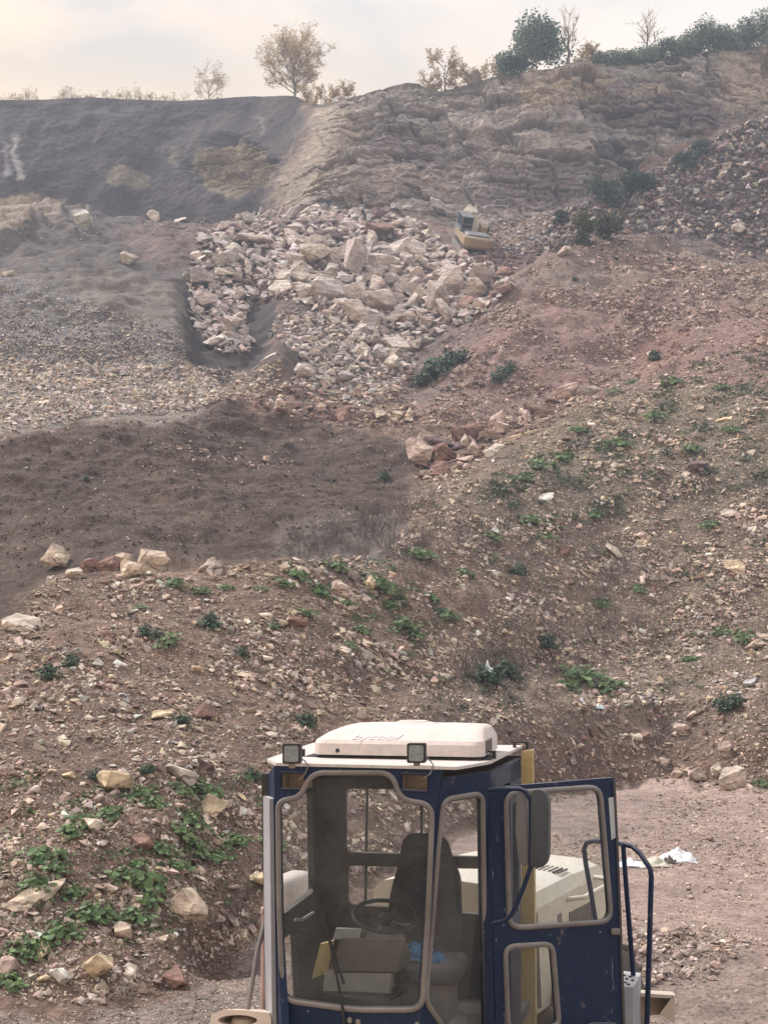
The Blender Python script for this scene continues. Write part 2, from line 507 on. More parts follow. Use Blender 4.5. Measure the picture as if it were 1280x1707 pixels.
def vY_to_z(v, Y):
    b = (CY - v) / FPX
    return EYE + Y * (sp + b * cp) / (cp - b * sp)
rows_Y, rows_z, seg = [np.full(NU, 3.0)], [np.zeros(NU)], [0]
pY, pz = rows_Y[0], rows_z[0]
for li, (pts, nrow) in enumerate(LAYERS):
    pu = [p[0] for p in pts]
    v = gsm(np.interp(us, pu, [p[1] for p in pts]), 2.0 if li == 14 else 7.0)
    Y = gsm(np.interp(us, pu, [p[2] for p in pts]), 7.0)
    z = vY_to_z(v, Y)
    if li == 0: z[:] = 0
    for k in range(1, nrow + 1):
        f = k / nrow
        if li == 14: g = f ** 1.35                       # the face steepens upward from its foot
        else: g = f
        rows_Y.append(pY + (Y - pY) * g); rows_z.append(pz + (z - pz) * f); seg.append(li + f)
    pY, pz = Y, z
for f in (0.02, 0.06, 0.15, 0.4, 1.0):                   # the plateau behind the rim
    rows_Y.append(pY + 45 * f); rows_z.append(pz + 45 * f * 0.1); seg.append(15 + f)
GY, GZ = np.array(rows_Y), np.array(rows_z)
seg = np.array(seg)
NR = len(seg)
# round the folds between the feature lines a little
def row_smooth(A, s, i0, i1):
    k = int(3 * s) + 1
    g = np.exp(-0.5 * (np.arange(-k, k + 1) / s) ** 2); g /= g.sum()
    B = np.stack([np.convolve(np.pad(A[:, j], k, mode='edge'), g, 'valid') for j in range(A.shape[1])], 1)
    wgt = np.zeros(len(A))[:, None]; wgt[i0:i1] = 1
    return A * (1 - wgt) + B * wgt
i14 = int(np.argmax(seg > 13.98))
GY, GZ = row_smooth(GY, 4.0, 8, i14), row_smooth(GZ, 4.0, 8, i14)
GX = ((us - CX) / FPX)[None, :] * (GY * cp + (GZ - EYE) * sp)
def projA(X, Y, Z):
    wv = Y * cp + (Z - EYE) * sp
    return CX + FPX * X / wv, CY - FPX * (-Y * sp + (Z - EYE) * cp) / wv
U0, V0 = projA(GX, GY, GZ)
SEG = np.repeat(seg[:, None], NU, 1)
def normals(X, Y, Z):
    Pm = np.stack([X, Y, Z], -1)
    a = np.gradient(Pm, axis=1); b = np.gradient(Pm, axis=0)
    n = np.cross(a, b)
    n /= np.linalg.norm(n, axis=-1)[..., None] + 1e-9
    return n
Nrm = normals(GX, GY, GZ)
Nrm[Nrm[..., 2] < -0.2] *= -1
near = 1 - smooth01(GY, 30, 60)
yard = (SEG < 1.0) * (1 - smooth01(SEG, 0.9, 1.0))
cliff = smooth01(SEG, 13.2, 14.05) * (1 - smooth01(SEG, 15.0, 15.02))
wx_ = fbm(GX / 9, GY / 9, GZ / 9, 3)
UJ = U0 + 0.30 * (V0 - 165) + 26 * wx_ + 10 * fbm(GX / 2, GY / 2, GZ / 2, 3)
rocky = cliff * np.maximum(smooth01(UJ, 505, 640), 0.9 * smooth01(-np.hypot((U0 - 390) / 1.6, V0 - 275), -60, -30))
# ground relief
D = 0.55 * smooth01(GY, 40, 70) * fbm(GX / 13, GY / 13, GZ / 13, 3) * (1 - cliff)
D += (0.28 + 0.25 * smooth01(GY, 35, 90)) * fbm(GX / 3.4, GY / 3.4, GZ / 3.4, 3) * (1 - 0.82 * yard) * (1 - rocky) * (1 - 0.7 * cliff)
D += 0.09 * fbm(GX / 0.8, GY / 0.8, GZ / 0.8, 3) * (1 - 0.6 * yard)
D -= 0.55 * smooth01(-np.hypot((U0 - 400) / 90, (V0 - 1570) / 60), -1.0, 0.0)         # the ditch below the weeds
tooth = softpoly(U0, V0, [(310, 470), (440, 450), (460, 540), (440, 600), (380, 625), (320, 590)], 26)
D -= 1.6 * tooth                                        # the dark hollow at the left of the rockfall
D += 1.1 * smooth01(-np.hypot((U0 - 460) / 45, (V0 - 615) / 32), -1.0, -0.2)          # small soil heap below it
# soil part of the face: gullies; rock part: ledges and blocks
D += cliff * (1 - rocky) * (0.7 * fbm(GX / 9, GY / 9, GZ / 30, 3) + 0.18 * fbm(GX / 2.2, GY / 2.2, GZ / 5, 3))
wx_ = fbm(GX / 9, GY / 9, GZ / 9, 3)
fault = (hash01(np.floor((GX + 0.6 * GY + 2 * wx_) / 9.0), np.zeros_like(GX), 77) - 0.5) * 1.4 + (hash01(np.floor((GX + 0.3 * GY + 1.2 * wx_) / 3.7), np.zeros_like(GX), 78) - 0.5) * 0.6
dipz = GZ + 0.12 * GX + 0.35 * wx_ + fault
hz = np.zeros_like(GX); blockv = np.zeros_like(GX); crackv = np.zeros_like(GX)
for sc, am in ((3.6, 2.0), (1.5, 1.2), (0.62, 0.6)):
    rr = np.floor(dipz / sc)
    cw = sc * (1.8 + 3.2 * hash01(rr, rr * 0 + 5, int(sc * 10)))
    cx_ = (GX + 0.4 * GY + 0.5 * fbm(GX / 3, GY / 3, GZ / 3, 2)) / cw + hash01(rr, rr * 0 + 9, 3) * 7
    cc = np.floor(cx_)
    hv = hash01(rr, cc, int(sc * 100))
    fz_, fc = dipz / sc - rr, cx_ - cc
    edge = np.minimum(np.minimum(fz_, 1 - fz_) * 1.0, np.minimum(fc, 1 - fc) * cw / sc)
    tx_, tz_ = hash01(rr, cc, int(sc * 100) + 1) - 0.5, hash01(rr, cc, int(sc * 100) + 2) - 0.5
    hz += am * (hv - 0.5) + am * 1.3 * tx_ * (fc - 0.5) + am * 0.9 * tz_ * (fz_ - 0.5) - am * 0.3 * (1 - smooth01(edge, 0, 0.06))
    blockv += (hv - 0.5) * {3.6: 0.6, 1.5: 0.8, 0.62: 0.7}[sc]
    crackv = np.maximum(crackv, 1 - smooth01(edge, 0, 0.06))
mod_ = 0.4 + 0.8 * smooth01(fbm(GX / 6, GY / 6, GZ / 4.5, 3), -0.45, 0.45)
hz *= mod_; crackv *= mod_
D += rocky * (hz + 1.3 * fbm(GX / 16, GY / 16, GZ / 16, 2) + 0.32 * fbm(GX / 1.5, GY / 1.5, GZ / 1.2, 4, 0.65) + 0.4 * np.abs(fbm(GX / 4, GY / 4, GZ / 4, 3)))
benchr = np.maximum(softpoly(U0, V0, [(-300, 345), (30, 322), (66, 318), (64, 350), (52, 392), (0, 412), (-300, 412)], 6), softpoly(U0, V0, [(62, 333), (152, 350), (152, 384), (126, 392), (90, 382), (64, 368)], 5)) * (SEG > 10) * (SEG < 12.2)
D += benchr * 0.75 * (hz + 0.6)
mound_ = softpoly(U0, V0, [(-3000, 1040), (460, 930), (640, 905), (700, 800), (600, 720), (370, 670), (-3000, 740)], 20)
D += mound_ * 0.22 * fbm(GX / 4.0, GY / 4.0, GZ / 0.7, 4)
rough_far = smooth01(GY, 100, 112) * (1 - cliff) * smooth01(U0, 860, 960)
D += rough_far * 0.9 * fbm(GX / 2.5, GY / 2.5, GZ / 1.5, 4)
edgefade = (1 - smooth01(SEG, 14.93, 15.0)) * 0.75 + 0.25
D *= edgefade
HX, HY, HZ = GX + Nrm[..., 0] * D, GY + Nrm[..., 1] * D, GZ + Nrm[..., 2] * D
UU, VV = projA(HX, HY, HZ)

# what the ground is made of, from patch to patch
def c3(*a): return np.array(a)
C = np.zeros((NR, NU, 3)) + c3(0.175, 0.108, 0.076)
peb = np.full((NR, NU), 0.75)
q_ = np.clip(GY / 60, 0.3, 1.6)
wu = U0 + 24 * fbm(GX / 5, GY / 5, GZ / 5, 3) + 13 * fbm(GX / q_, GY / q_, GZ / q_, 4, 0.7); wv_ = V0 + 13 * fbm(GX / 5 + 50, GY / 5, GZ / 5, 3) + 10 * fbm(GX / q_ + 30, GY / q_, GZ / q_, 4, 0.7)
def patch(poly, col, soft=14, p=None, k=1.0):
    global C, peb
    m = softpoly(wu, wv_, poly, soft) * k
    C = C * (1 - m[..., None]) + c3(*col) * m[..., None]
    if p is not None: peb = peb * (1 - m) + p * m
B = 3000
patch([(-B, 1650), (120, 1700), (300, 1650), (440, 1555), (470, 1520), (470, 3000), (-B, 3000)], (0.25, 0.195, 0.165), 8, 1.0)
patch([(640, 1260), (860, 1000), (700, 880), (720, 790), (1000, 655), (1290, 540), (B, 500), (B, 1240), (1000, 1250)], (0.158, 0.112, 0.080), 40, 0.8)
patch([(830, 790), (1010, 690), (1290, 580), (B, 560), (B, 760), (1000, 860)], (0.140, 0.114, 0.076), 50, 0.7)
patch([(640, 1270), (900, 1235), (B, 1220), (B, 1330), (1000, 1340)], (0.14, 0.082, 0.055), 20, 0.8)
patch([(-B, 6000), (420, 2000), (640, 1490), (740, 1425), (860, 1345), (1000, 1316), (1120, 1302), (1290, 1318), (B, 1320), (B, 6000)], (0.38, 0.262, 0.215), 7, 0.6)
patch([(1040, 1545), (1200, 1560), (1290, 1620), (1290, 1720), (1030, 1680)], (0.30, 0.215, 0.175), 26, 0.9)
patch([(-B, 1060), (0, 1045), (80, 955), (460, 938), (640, 905), (700, 800), (690, 755), (600, 716), (430, 690), (370, 668), (300, 690), (130, 705), (0, 742), (-B, 760)], (0.082, 0.055, 0.040), 16, 0.12)
patch([(470, 880), (640, 860), (700, 900), (640, 950), (470, 940)], (0.13, 0.105, 0.088), 20, 0.3)
patch([(-B, 735), (0, 725), (150, 700), (310, 690), (370, 668), (360, 640), (250, 600), (0, 610), (-B, 610)], (0.20, 0.172, 0.148), 12, 0.9)
patch([(-B, 610), (0, 610), (240, 610), (320, 620), (315, 500), (240, 470), (0, 470), (-B, 470)], (0.125, 0.122, 0.128), 12, 0.9)
patch([(60, 470), (230, 466), (310, 500), (300, 560), (220, 540), (120, 490)], (0.15, 0.130, 0.108), 14, 0.5)
patch([(-B, 470), (240, 466), (315, 495), (350, 440), (340, 370), (230, 350), (0, 340), (-B, 340)], (0.100, 0.085, 0.080), 10, 0.15)
patch([(190, 375), (330, 372), (350, 430), (260, 440)], (0.135, 0.090, 0.082), 18, 0.2)
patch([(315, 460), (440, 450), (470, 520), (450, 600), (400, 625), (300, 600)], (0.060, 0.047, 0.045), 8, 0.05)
patch([(330, 380), (600, 350), (760, 400), (860, 460), (640, 660), (460, 640), (470, 500), (430, 480)], (0.12, 0.085, 0.078), 10, 0.8)
patch([(410, 600), (450, 590), (500, 600), (500, 640), (420, 650)], (0.115, 0.088, 0.072), 6, 0.1)
patch([(640, 660), (860, 450), (990, 393), (1290, 430), (B, 430), (B, 560), (1000, 660), (840, 720), (700, 720)], (0.205, 0.116, 0.100), 8, 0.75)
patch([(640, 660), (860, 455), (900, 470), (760, 600), (690, 690)], (0.15, 0.105, 0.088), 14, 0.4)
patch([(850, 470), (990, 390), (1290, 428), (B, 430), (B, 520), (1290, 510), (1100, 480), (960, 500)], (0.18, 0.128, 0.098), 22, 0.5)
patch([(1040, 560), (1130, 520), (1180, 560), (1080, 620)], (0.20, 0.105, 0.080), 20, 0.2)
patch([(660, 420), (740, 410), (950, 405), (900, 445), (850, 460), (780, 440)], (0.105, 0.058, 0.058), 10, 0.6)
patch([(860, 420), (960, 340), (1130, 260), (1290, 185), (B, 180), (B, 440), (1290, 436), (1000, 392)], (0.105, 0.085, 0.088), 12, 0.8)
patch([(1150, 300), (1290, 260), (1290, 420), (1180, 400)], (0.13, 0.085, 0.082), 30, 0.8)
# the face
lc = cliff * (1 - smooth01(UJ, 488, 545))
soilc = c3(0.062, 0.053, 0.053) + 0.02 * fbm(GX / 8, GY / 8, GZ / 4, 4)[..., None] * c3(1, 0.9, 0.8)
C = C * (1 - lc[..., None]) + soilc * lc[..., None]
rc = cliff * smooth01(UJ, 488, 545)
band = fbm(dipz / 5, dipz * 0 + 3, GX / 60, 3)
stone = c3(0.262, 0.240, 0.222) + (0.10 * blockv + 0.075 * fbm(GX / 2, GY / 2, GZ / 0.9, 3))[..., None] * c3(1, 0.95, 0.88)
purple = c3(0.150, 0.112, 0.115)
pm = smooth01(band, 0.12, 0.5) * 0.75
pm = np.maximum(pm, 0.85 * softpoly(wu, wv_, [(600, 215), (720, 220), (800, 245), (880, 240), (760, 270), (640, 265)], 16))
pm = np.maximum(pm, 0.9 * softpoly(wu, wv_, [(880, 195), (1130, 150), (1210, 165), (1190, 235), (1060, 215), (1000, 200)], 18))
pm = np.maximum(pm, 0.7 * softpoly(wu, wv_, [(800, 290), (960, 280), (980, 370), (820, 372)], 22))
stone = stone * (1 - pm[..., None]) + purple * pm[..., None]
for poly, col, k in (([(870, 140), (960, 125), (1010, 130), (1000, 165), (930, 195), (875, 205)], (0.33, 0.27, 0.185), 0.8),
                     ([(1188, 95), (1290, 80), (1500, 70), (1500, 180), (1290, 190), (1195, 180)], (0.34, 0.275, 0.20), 0.9),
                     ([(1060, 150), (1110, 135), (1100, 165), (1062, 172)], (0.33, 0.27, 0.19), 0.8),
                     ([(980, 210), (1060, 215), (1040, 260), (985, 255)], (0.20, 0.215, 0.235), 0.6),
                     ([(560, 280), (760, 270), (770, 340), (650, 355), (570, 350)], (0.245, 0.195, 0.150), 0.5),
                     ([(505, 175), (600, 180), (590, 260), (540, 330), (440, 350), (470, 260)], (0.27, 0.225, 0.165), 0.9)):
    m = softpoly(wu, wv_, poly, 14) * k
    stone = stone * (1 - m[..., None]) + c3(*col) * m[..., None]
stone = stone * (1 - 0.38 * crackv[..., None])
topsoil = smooth01(SEG, 14.93, 14.985)
stone = stone * (1 - topsoil[..., None]) + c3(0.10, 0.085, 0.06) * topsoil[..., None]
C = C * (1 - rc[..., None]) + stone * rc[..., None]
peb = peb * (1 - cliff)
for poly, col, k in (([(330, 250), (400, 235), (450, 260), (450, 300), (400, 335), (350, 325), (320, 280)], (0.20, 0.165, 0.115), 0.85),
                     ([(170, 285), (240, 280), (250, 310), (175, 315)], (0.17, 0.145, 0.105), 0.75),
                     ([(285, 245), (300, 245), (302, 275), (288, 268)], (0.18, 0.155, 0.12), 0.6),
                     ([(18, 222), (26, 222), (30, 258), (44, 300), (30, 302), (22, 255)], (0.36, 0.345, 0.33), 0.7),
                     ([(6, 240), (14, 242), (18, 296), (10, 300)], (0.28, 0.27, 0.27), 0.6),
                     ([(428, 195), (438, 195), (440, 220), (432, 222)], (0.17, 0.14, 0.12), 0.7),
                     ([(-40, 345), (30, 325), (65, 320), (62, 350), (50, 390), (0, 408), (-40, 405)], (0.26, 0.205, 0.145), 0.9),
                     ([(62, 335), (112, 330), (105, 355), (90, 378), (66, 365)], (0.24, 0.20, 0.15), 0.85),
                     ([(125, 358), (148, 356), (152, 380), (126, 390)], (0.30, 0.275, 0.24), 0.85)):
    m = softpoly(wu * 0.35 + U0 * 0.65, wv_ * 0.35 + V0 * 0.65, poly, 4) * k * (SEG > 10)
    C = C * (1 - m[..., None]) + c3(*col) * m[..., None]
    if poly[0][1] > 320 or poly[0][0] < 0: peb = peb * (1 - m)
plate = smooth01(SEG, 14.99, 15.01)
C = C * (1 - plate[..., None]) + c3(0.11, 0.10, 0.055) * plate[..., None]
_l = C.mean(-1, keepdims=True)
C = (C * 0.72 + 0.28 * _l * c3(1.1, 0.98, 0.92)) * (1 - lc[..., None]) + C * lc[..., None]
C = np.clip(C * c3(1.0, 1.0, 1.04) * (1.0 + 0.22 * (1 - yard))[..., None], 0.02, 0.7)

idx = np.arange(NR * NU).reshape(NR, NU)
F = np.stack([idx[:-1, :-1], idx[:-1, 1:], idx[1:, 1:], idx[1:, :-1]], -1).reshape(-1, 4)
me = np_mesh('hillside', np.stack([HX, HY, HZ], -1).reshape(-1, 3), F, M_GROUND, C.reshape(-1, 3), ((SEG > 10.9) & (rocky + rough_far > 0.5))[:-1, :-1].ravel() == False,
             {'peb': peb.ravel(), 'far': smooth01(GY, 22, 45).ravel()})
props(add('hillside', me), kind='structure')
# the yard carries on behind and beside the camera
b = MB()
b.addm([(-60, -30, -0.05), (60, -30, -0.05), (60, 14, -0.05), (-60, 14, -0.05)], [[0, 1, 2, 3]])
yo = b.build('yard', M_GROUND); props(yo, kind='structure')
at = yo.data.color_attributes.new('Col', 'FLOAT_COLOR', 'POINT')
at.data.foreach_set('color', np.tile(np.array([0.36, 0.25, 0.2, 1.0], dtype=np.float32), 4))

# surface lookup: the front-most point of the hillside on a given line of sight
HN = normals(HX, HY, HZ)
HN[HN[..., 2] < -0.3] *= -1
vis_v, vis_r = [], []
for j in range(NU):
    v = VV[:, j]
    cm = np.minimum.accumulate(v)
    r = np.where((v <= cm + 0.5) & (seg < 15.0))[0]
    vis_v.append(v[r]); vis_r.append(r)
def hit(u, v):
    """arrays of u, v -> row, column indices"""
    u = np.atleast_1d(u); v = np.atleast_1d(v)
    j = np.clip(np.searchsorted(us, u), 0, NU - 1)
    i = np.zeros(len(u), int)
    for k in range(len(u)):
        vv = vis_v[j[k]]
        q = np.searchsorted(-vv, -v[k])
        q = min(max(q, 0), len(vv) - 1)
        i[k] = vis_r[j[k]][q]
    return i, j
def spot(u, v):
    i, j = hit([u], [v])
    i, j = int(i[0]), int(j[0])
    return Vector((HX[i, j], HY[i, j], HZ[i, j])), Vector(HN[i, j])

# ------------------------------------------------------------------ stones
PAL0 = {'buff': (0.40, 0.31, 0.215), 'pink': (0.37, 0.265, 0.225), 'grey': (0.29, 0.265, 0.245), 'yellow': (0.43, 0.325, 0.165), 'red': (0.255, 0.135, 0.105),
       'white': (0.60, 0.57, 0.53), 'dark': (0.15, 0.130, 0.128), 'purple': (0.19, 0.128, 0.130), 'brown': (0.21, 0.14, 0.10), 'bluegrey': (0.28, 0.30, 0.33), 'pale': (0.46, 0.395, 0.32)}
PAL0.update(hpale=(0.46, 0.42, 0.39), hpink=(0.40, 0.33, 0.32), hgrey=(0.33, 0.315, 0.31))
PAL = {k: tuple(min(0.74, 1.66 * (x * 0.52 + e * 0.48)) for x, e in zip(q, (0.335, 0.288, 0.268))) for k, q in PAL0.items()}
PAL.update(red=(0.285, 0.178, 0.152), purple=(0.21, 0.145, 0.148), dark=(0.165, 0.145, 0.148), clod=(0.105, 0.072, 0.054))
def hull_rock(n, seed, slab=1.0):
    r = np.random.default_rng(seed)
    p = r.normal(size=(n, 3)); p /= np.linalg.norm(p, axis=1)[:, None]
    p = np.sign(p) * np.abs(p) ** 0.65
    p *= r.uniform(0.8, 1.0, (n, 1))
    p *= np.array([1, r.uniform(0.65, 0.95), slab * r.uniform(0.5, 0.75)])
    bmx = bmesh.new()
    for q in p: bmx.verts.new(q)
    res = bmesh.ops.convex_hull(bmx, input=bmx.verts)
    bmesh.ops.delete(bmx, geom=[e for e in res['geom_interior'] if isinstance(e, bmesh.types.BMVert)], context='VERTS')
    return bmx
protos = []
for k in range(40):
    bmx = hull_rock(random.choice((8, 9, 10, 12)), 100 + k, random.choice((0.55, 0.8, 1.0, 1.0)))
    bmesh.ops.triangulate(bmx, faces=bmx.faces)
    bmx.verts.index_update()
    protos.append((np.array([q.co[:] for q in bmx.verts]), np.array([[q.index for q in f.verts] for f in bmx.faces])))
    bmx.free()
def rand_rot(n, r, tilt):
    yaw = r.uniform(0, 2 * np.pi, n); ax = r.normal(0, tilt, n); ay = r.normal(0, tilt, n)
    cz, sz, cx, sx, cy, sy = np.cos(yaw), np.sin(yaw), np.cos(ax), np.sin(ax), np.cos(ay), np.sin(ay)
    Rz = np.zeros((n, 3, 3)); Rz[:, 0, 0] = cz; Rz[:, 0, 1] = -sz; Rz[:, 1, 0] = sz; Rz[:, 1, 1] = cz; Rz[:, 2, 2] = 1
    Rx = np.zeros((n, 3, 3)); Rx[:, 0, 0] = 1; Rx[:, 1, 1] = cx; Rx[:, 1, 2] = -sx; Rx[:, 2, 1] = sx; Rx[:, 2, 2] = cx
    Ry = np.zeros((n, 3, 3)); Ry[:, 1, 1] = 1; Ry[:, 0, 0] = cy; Ry[:, 0, 2] = sy; Ry[:, 2, 0] = -sy; Ry[:, 2, 2] = cy
    return Ry @ Rx @ Rz
def align(nm):
    """rotation taking +z to half-way between up and the ground normal"""
    n = nm * 0.75 + np.array([0, 0, 0.35]); n /= np.linalg.norm(n, axis=1)[:, None]
    x = np.cross(np.array([0, 1.0, 0]), n); x /= np.linalg.norm(x, axis=1)[:, None] + 1e-9
    y = np.cross(n, x)
    return np.stack([x, y, n], -1)
STUFF = {}
def scatter(name, poly, n, px, pal, sink=0.2, power=2.2, density=None, seed=0, tilt=0.35):
    r = np.random.default_rng(seed + 1000)
    a = np.array(poly); lo, hi_ = a.min(0), a.max(0)
    us_, vs_ = [], []
    while len(us_) < n:
        u = r.uniform(lo[0], hi_[0], 4 * n); v = r.uniform(lo[1], hi_[1], 4 * n)
        k = inpoly(u, v, poly)
        if density is not None: k &= r.uniform(size=len(u)) < density(u, v)
        us_ += list(u[k]); vs_ += list(v[k])
    u, v = np.array(us_[:n]), np.array(vs_[:n])
    i, j = hit(u, v)
    base = np.stack([HX[i, j], HY[i, j], HZ[i, j]], -1)
    nm = HN[i, j]
    i2, j2 = np.clip(i + 1, 0, NR - 1), np.clip(j + 1, 0, NU - 1)
    base = base + r.uniform(-0.5, 0.5, (n, 1)) * (np.stack([HX[i2, j], HY[i2, j], HZ[i2, j]], -1) - np.stack([HX[i, j], HY[i, j], HZ[i, j]], -1)) + r.uniform(-0.5, 0.5, (n, 1)) * (np.stack([HX[i, j2], HY[i, j2], HZ[i, j2]], -1) - np.stack([HX[i, j], HY[i, j], HZ[i, j]], -1))
    t = r.uniform(size=n)
    k = power - 1
    s = (px[0] ** -k + t * (px[1] ** -k - px[0] ** -k)) ** (-1 / k)       # power-law of sizes in the picture
    size = 0.5 * s * base[:, 1] / FPX
    names = list(pal); wts = np.array([pal[q] for q in names], float); wts /= wts.sum()
    pc = np.array([PAL[q] for q in names])[r.choice(len(names), n, p=wts)] * r.uniform(0.72, 1.22, (n, 1)) * r.uniform(0.95, 1.05, (n, 3))
    Rm = align(nm) @ rand_rot(n, r, tilt)
    which = r.integers(0, len(protos), n)
    Vs, Fs, Cs, off = [], [], [], 0
    for q, (pv, pf) in enumerate(protos):
        g = np.where(which == q)[0]
        if len(g) == 0: continue
        sc = size[g][:, None] * r.uniform(0.75, 1.25, (len(g), 3))
        vv = np.einsum('nij,nkj->nki', Rm[g], pv[None] * sc[:, None, :])
        vv += (base[g] + nm[g] * (size[g] * (0.42 - sink))[:, None])[:, None, :]
        Vs.append(vv.reshape(-1, 3))
        Fs.append((pf[None] + (off + np.arange(len(g)) * len(pv))[:, None, None]).reshape(-1, 3))
        Cs.append(np.repeat(pc[g], len(pv), 0))
        off += len(g) * len(pv)
    st = STUFF.setdefault(name, [[], [], [], 0])
    st[0] += Vs; st[1] += [f + st[3] for f in Fs]; st[2] += Cs; st[3] += off
def clump(scale, thr, seed):
    def f(u, v):
        q = fbm(np.asarray(u) / scale + seed, np.asarray(v) / scale * 1.6, np.zeros_like(u) + seed * 1.7, 3)
        return np.clip(0.25 + 1.1 * (q + thr), 0.05, 1)
    return f
NEARL = [(-40, 1660), (150, 1680), (320, 1640), (470, 1540), (700, 1410), (800, 1350), (700, 1200), (640, 930), (450, 938), (280, 955), (80, 962), (0, 1045), (-40, 1060)]
NEARR = [(690, 1230), (1010, 1180), (1320, 1160), (1320, 545), (1000, 662), (850, 735), (705, 800), (640, 935)]
near_pal = {'buff': 4, 'pink': 4, 'brown': 3, 'red': 1.0, 'grey': 1.2, 'yellow': 1, 'pale': 3, 'white': .9}
scatter('rubble', NEARL, 13000, (4, 26), near_pal, seed=1, power=2.4, density=clump(90, 0.25, 3))
scatter('rubble', NEARL, 16000, (2, 7), near_pal, seed=2, power=2.5)
scatter('rubble', NEARR, 12000, (3, 20), near_pal, seed=3, power=2.45, density=clump(70, 0.15, 8))
scatter('rubble', NEARR, 16000, (2, 6), {'buff': 2, 'brown': 5, 'pink': 2, 'pale': 1.5, 'grey': 1}, seed=4, power=2.5)
scatter('rubble', [(800, 1245), (900, 1185), (1320, 1155), (1320, 1330), (1120, 1306), (1000, 1320), (880, 1350)], 1900, (3, 22), {'buff': 2, 'brown': 5, 'pink': 2, 'pale': 1, 'red': 2}, seed=5, power=2.5)
scatter('yard_stones', [(840, 1370), (1000, 1325), (1130, 1308), (1320, 1325), (1320, 1720), (1030, 1720)], 8000, (2, 11), {'pink': 4, 'pale': 2, 'brown': 3, 'grey': 1}, seed=6, power=2.7, density=clump(120, 0.1, 5), sink=0.05)
scatter('yard_stones', [(1040, 1560), (1150, 1545), (1250, 1570), (1180, 1640), (1060, 1650)], 800, (3, 24), {'pink': 4, 'pale': 3, 'brown': 2}, seed=7, power=2.1, sink=0.0)
scatter('gravel', [(-40, 1700), (150, 1690), (300, 1645), (440, 1560), (470, 1720), (-40, 1720)], 3000, (2, 8), {'pink': 3, 'grey': 3, 'brown': 2, 'pale': 1.5}, seed=8, power=2.4)
scatter('scree', [(-40, 625), (200, 640), (320, 625), (300, 560), (200, 520), (60, 482), (-40, 475)], 7000, (2, 9), {'grey': 5, 'dark': 3, 'buff': 1.5, 'pale': .6}, seed=9, power=2.3, density=lambda u, v: np.clip((v - 470) / 110, 0.05, 1))
scatter('rubble', [(-40, 740), (30, 720), (150, 695), (300, 690), (365, 668), (370, 640), (300, 612), (-40, 600)], 6500, (3, 16), {'hpale': 5, 'buff': 3, 'yellow': .5, 'hgrey': 4, 'pink': .7}, seed=10, power=2.2)
scatter('rubble', [(270, 655), (370, 665), (470, 650), (460, 600), (400, 620), (300, 608)], 800, (3, 12), {'buff': 5, 'pale': 3, 'grey': 2}, seed=11, power=2.3)
scatter('rubble', [(370, 665), (450, 690), (560, 712), (690, 716), (700, 680), (640, 640), (500, 640), (420, 650)], 1300, (3, 18), {'red': 3, 'pink': 4, 'buff': 2, 'purple': 1.5}, seed=12, power=2.2)
scatter('rubble', [(470, 520), (560, 520), (640, 560), (700, 600), (650, 665), (600, 680), (480, 640), (500, 600), (450, 560)], 1900, (4, 18), {'hpale': 5, 'buff': 2, 'hgrey': 3, 'bluegrey': .6, 'hpink': 1}, seed=13, power=1.7)
HEAP = [(335, 390), (440, 352), (560, 350), (700, 372), (760, 425), (850, 455), (858, 478), (800, 525), (720, 565), (660, 605), (600, 600), (530, 520), (470, 500), (420, 500), (410, 540), (420, 590), (370, 590), (325, 545), (312, 470)]
scatter('rubble', HEAP, 3400, (8, 27), {'hgrey': 3, 'hpink': 4, 'grey': 2, 'purple': 1.5, 'hpale': 4}, seed=14, power=1.5, sink=0.0)
scatter('rubble', [(650, 650), (860, 462), (960, 410), (1080, 392), (1320, 430), (1320, 545), (1000, 655), (850, 722), (700, 712)], 11000, (2.5, 13), {'red': 4, 'pink': 3, 'brown': 3, 'buff': 1, 'grey': 1}, seed=15, power=2.6, density=clump(60, 0.2, 2))
scatter('rubble', [(690, 800), (720, 730), (850, 690), (1000, 640), (990, 670), (850, 740), (760, 795)], 900, (4, 20), {'red': 4, 'pink': 3, 'buff': 1}, seed=16, power=2.2)
scatter('rubble', [(870, 425), (940, 350), (1000, 335), (1130, 255), (1320, 180), (1320, 432), (1120, 388), (1000, 392), (900, 430)], 6500, (3, 20), {'dark': 9, 'grey': 4, 'purple': 4, 'buff': 1, 'red': 1}, seed=17, power=2.2, sink=0.05)
scatter('rubble', [(780, 400), (800, 375), (900, 355), (960, 350), (950, 400), (860, 425), (790, 425)], 900, (3, 13), {'grey': 5, 'bluegrey': 2, 'dark': 2, 'buff': 1}, seed=18, power=2.2)
scatter('rubble', [(640, 440), (760, 415), (900, 430), (850, 455), (740, 450)], 500, (3, 14), {'purple': 3, 'red': 2, 'pink': 1}, seed=19, power=2.3)
scatter('rubble', [(200, 372), (340, 366), (450, 360), (440, 385), (330, 400), (240, 378)], 260, (2, 8), {'pale': 2, 'pink': 3, 'grey': 2}, seed=20, power=2.4)
scatter('rubble', [(-40, 700), (360, 690), (700, 760), (600, 880), (0, 960)], 700, (2, 6), {'white': 2, 'pale': 3, 'buff': 3}, seed=21, power=3)
scatter('rubble', [(240, 735), (500, 770), (490, 785), (330, 770)], 120, (3, 14), {'pink': 3, 'red': 1, 'buff': 2}, seed=22, power=2.4)
scatter('rubble', [(-40, 470), (230, 440), (340, 440), (340, 380), (0, 350)], 260, (2, 6), {'grey': 3, 'buff': 2, 'pink': 1}, seed=23, power=2.7)
scatter('clods', [(-40, 740), (150, 705), (360, 680), (560, 715), (690, 720), (700, 790), (640, 900), (460, 930), (80, 950), (-40, 1040)], 3600, (1.5, 9), {'clod': 6, 'brown': 1}, seed=30, power=2.4)
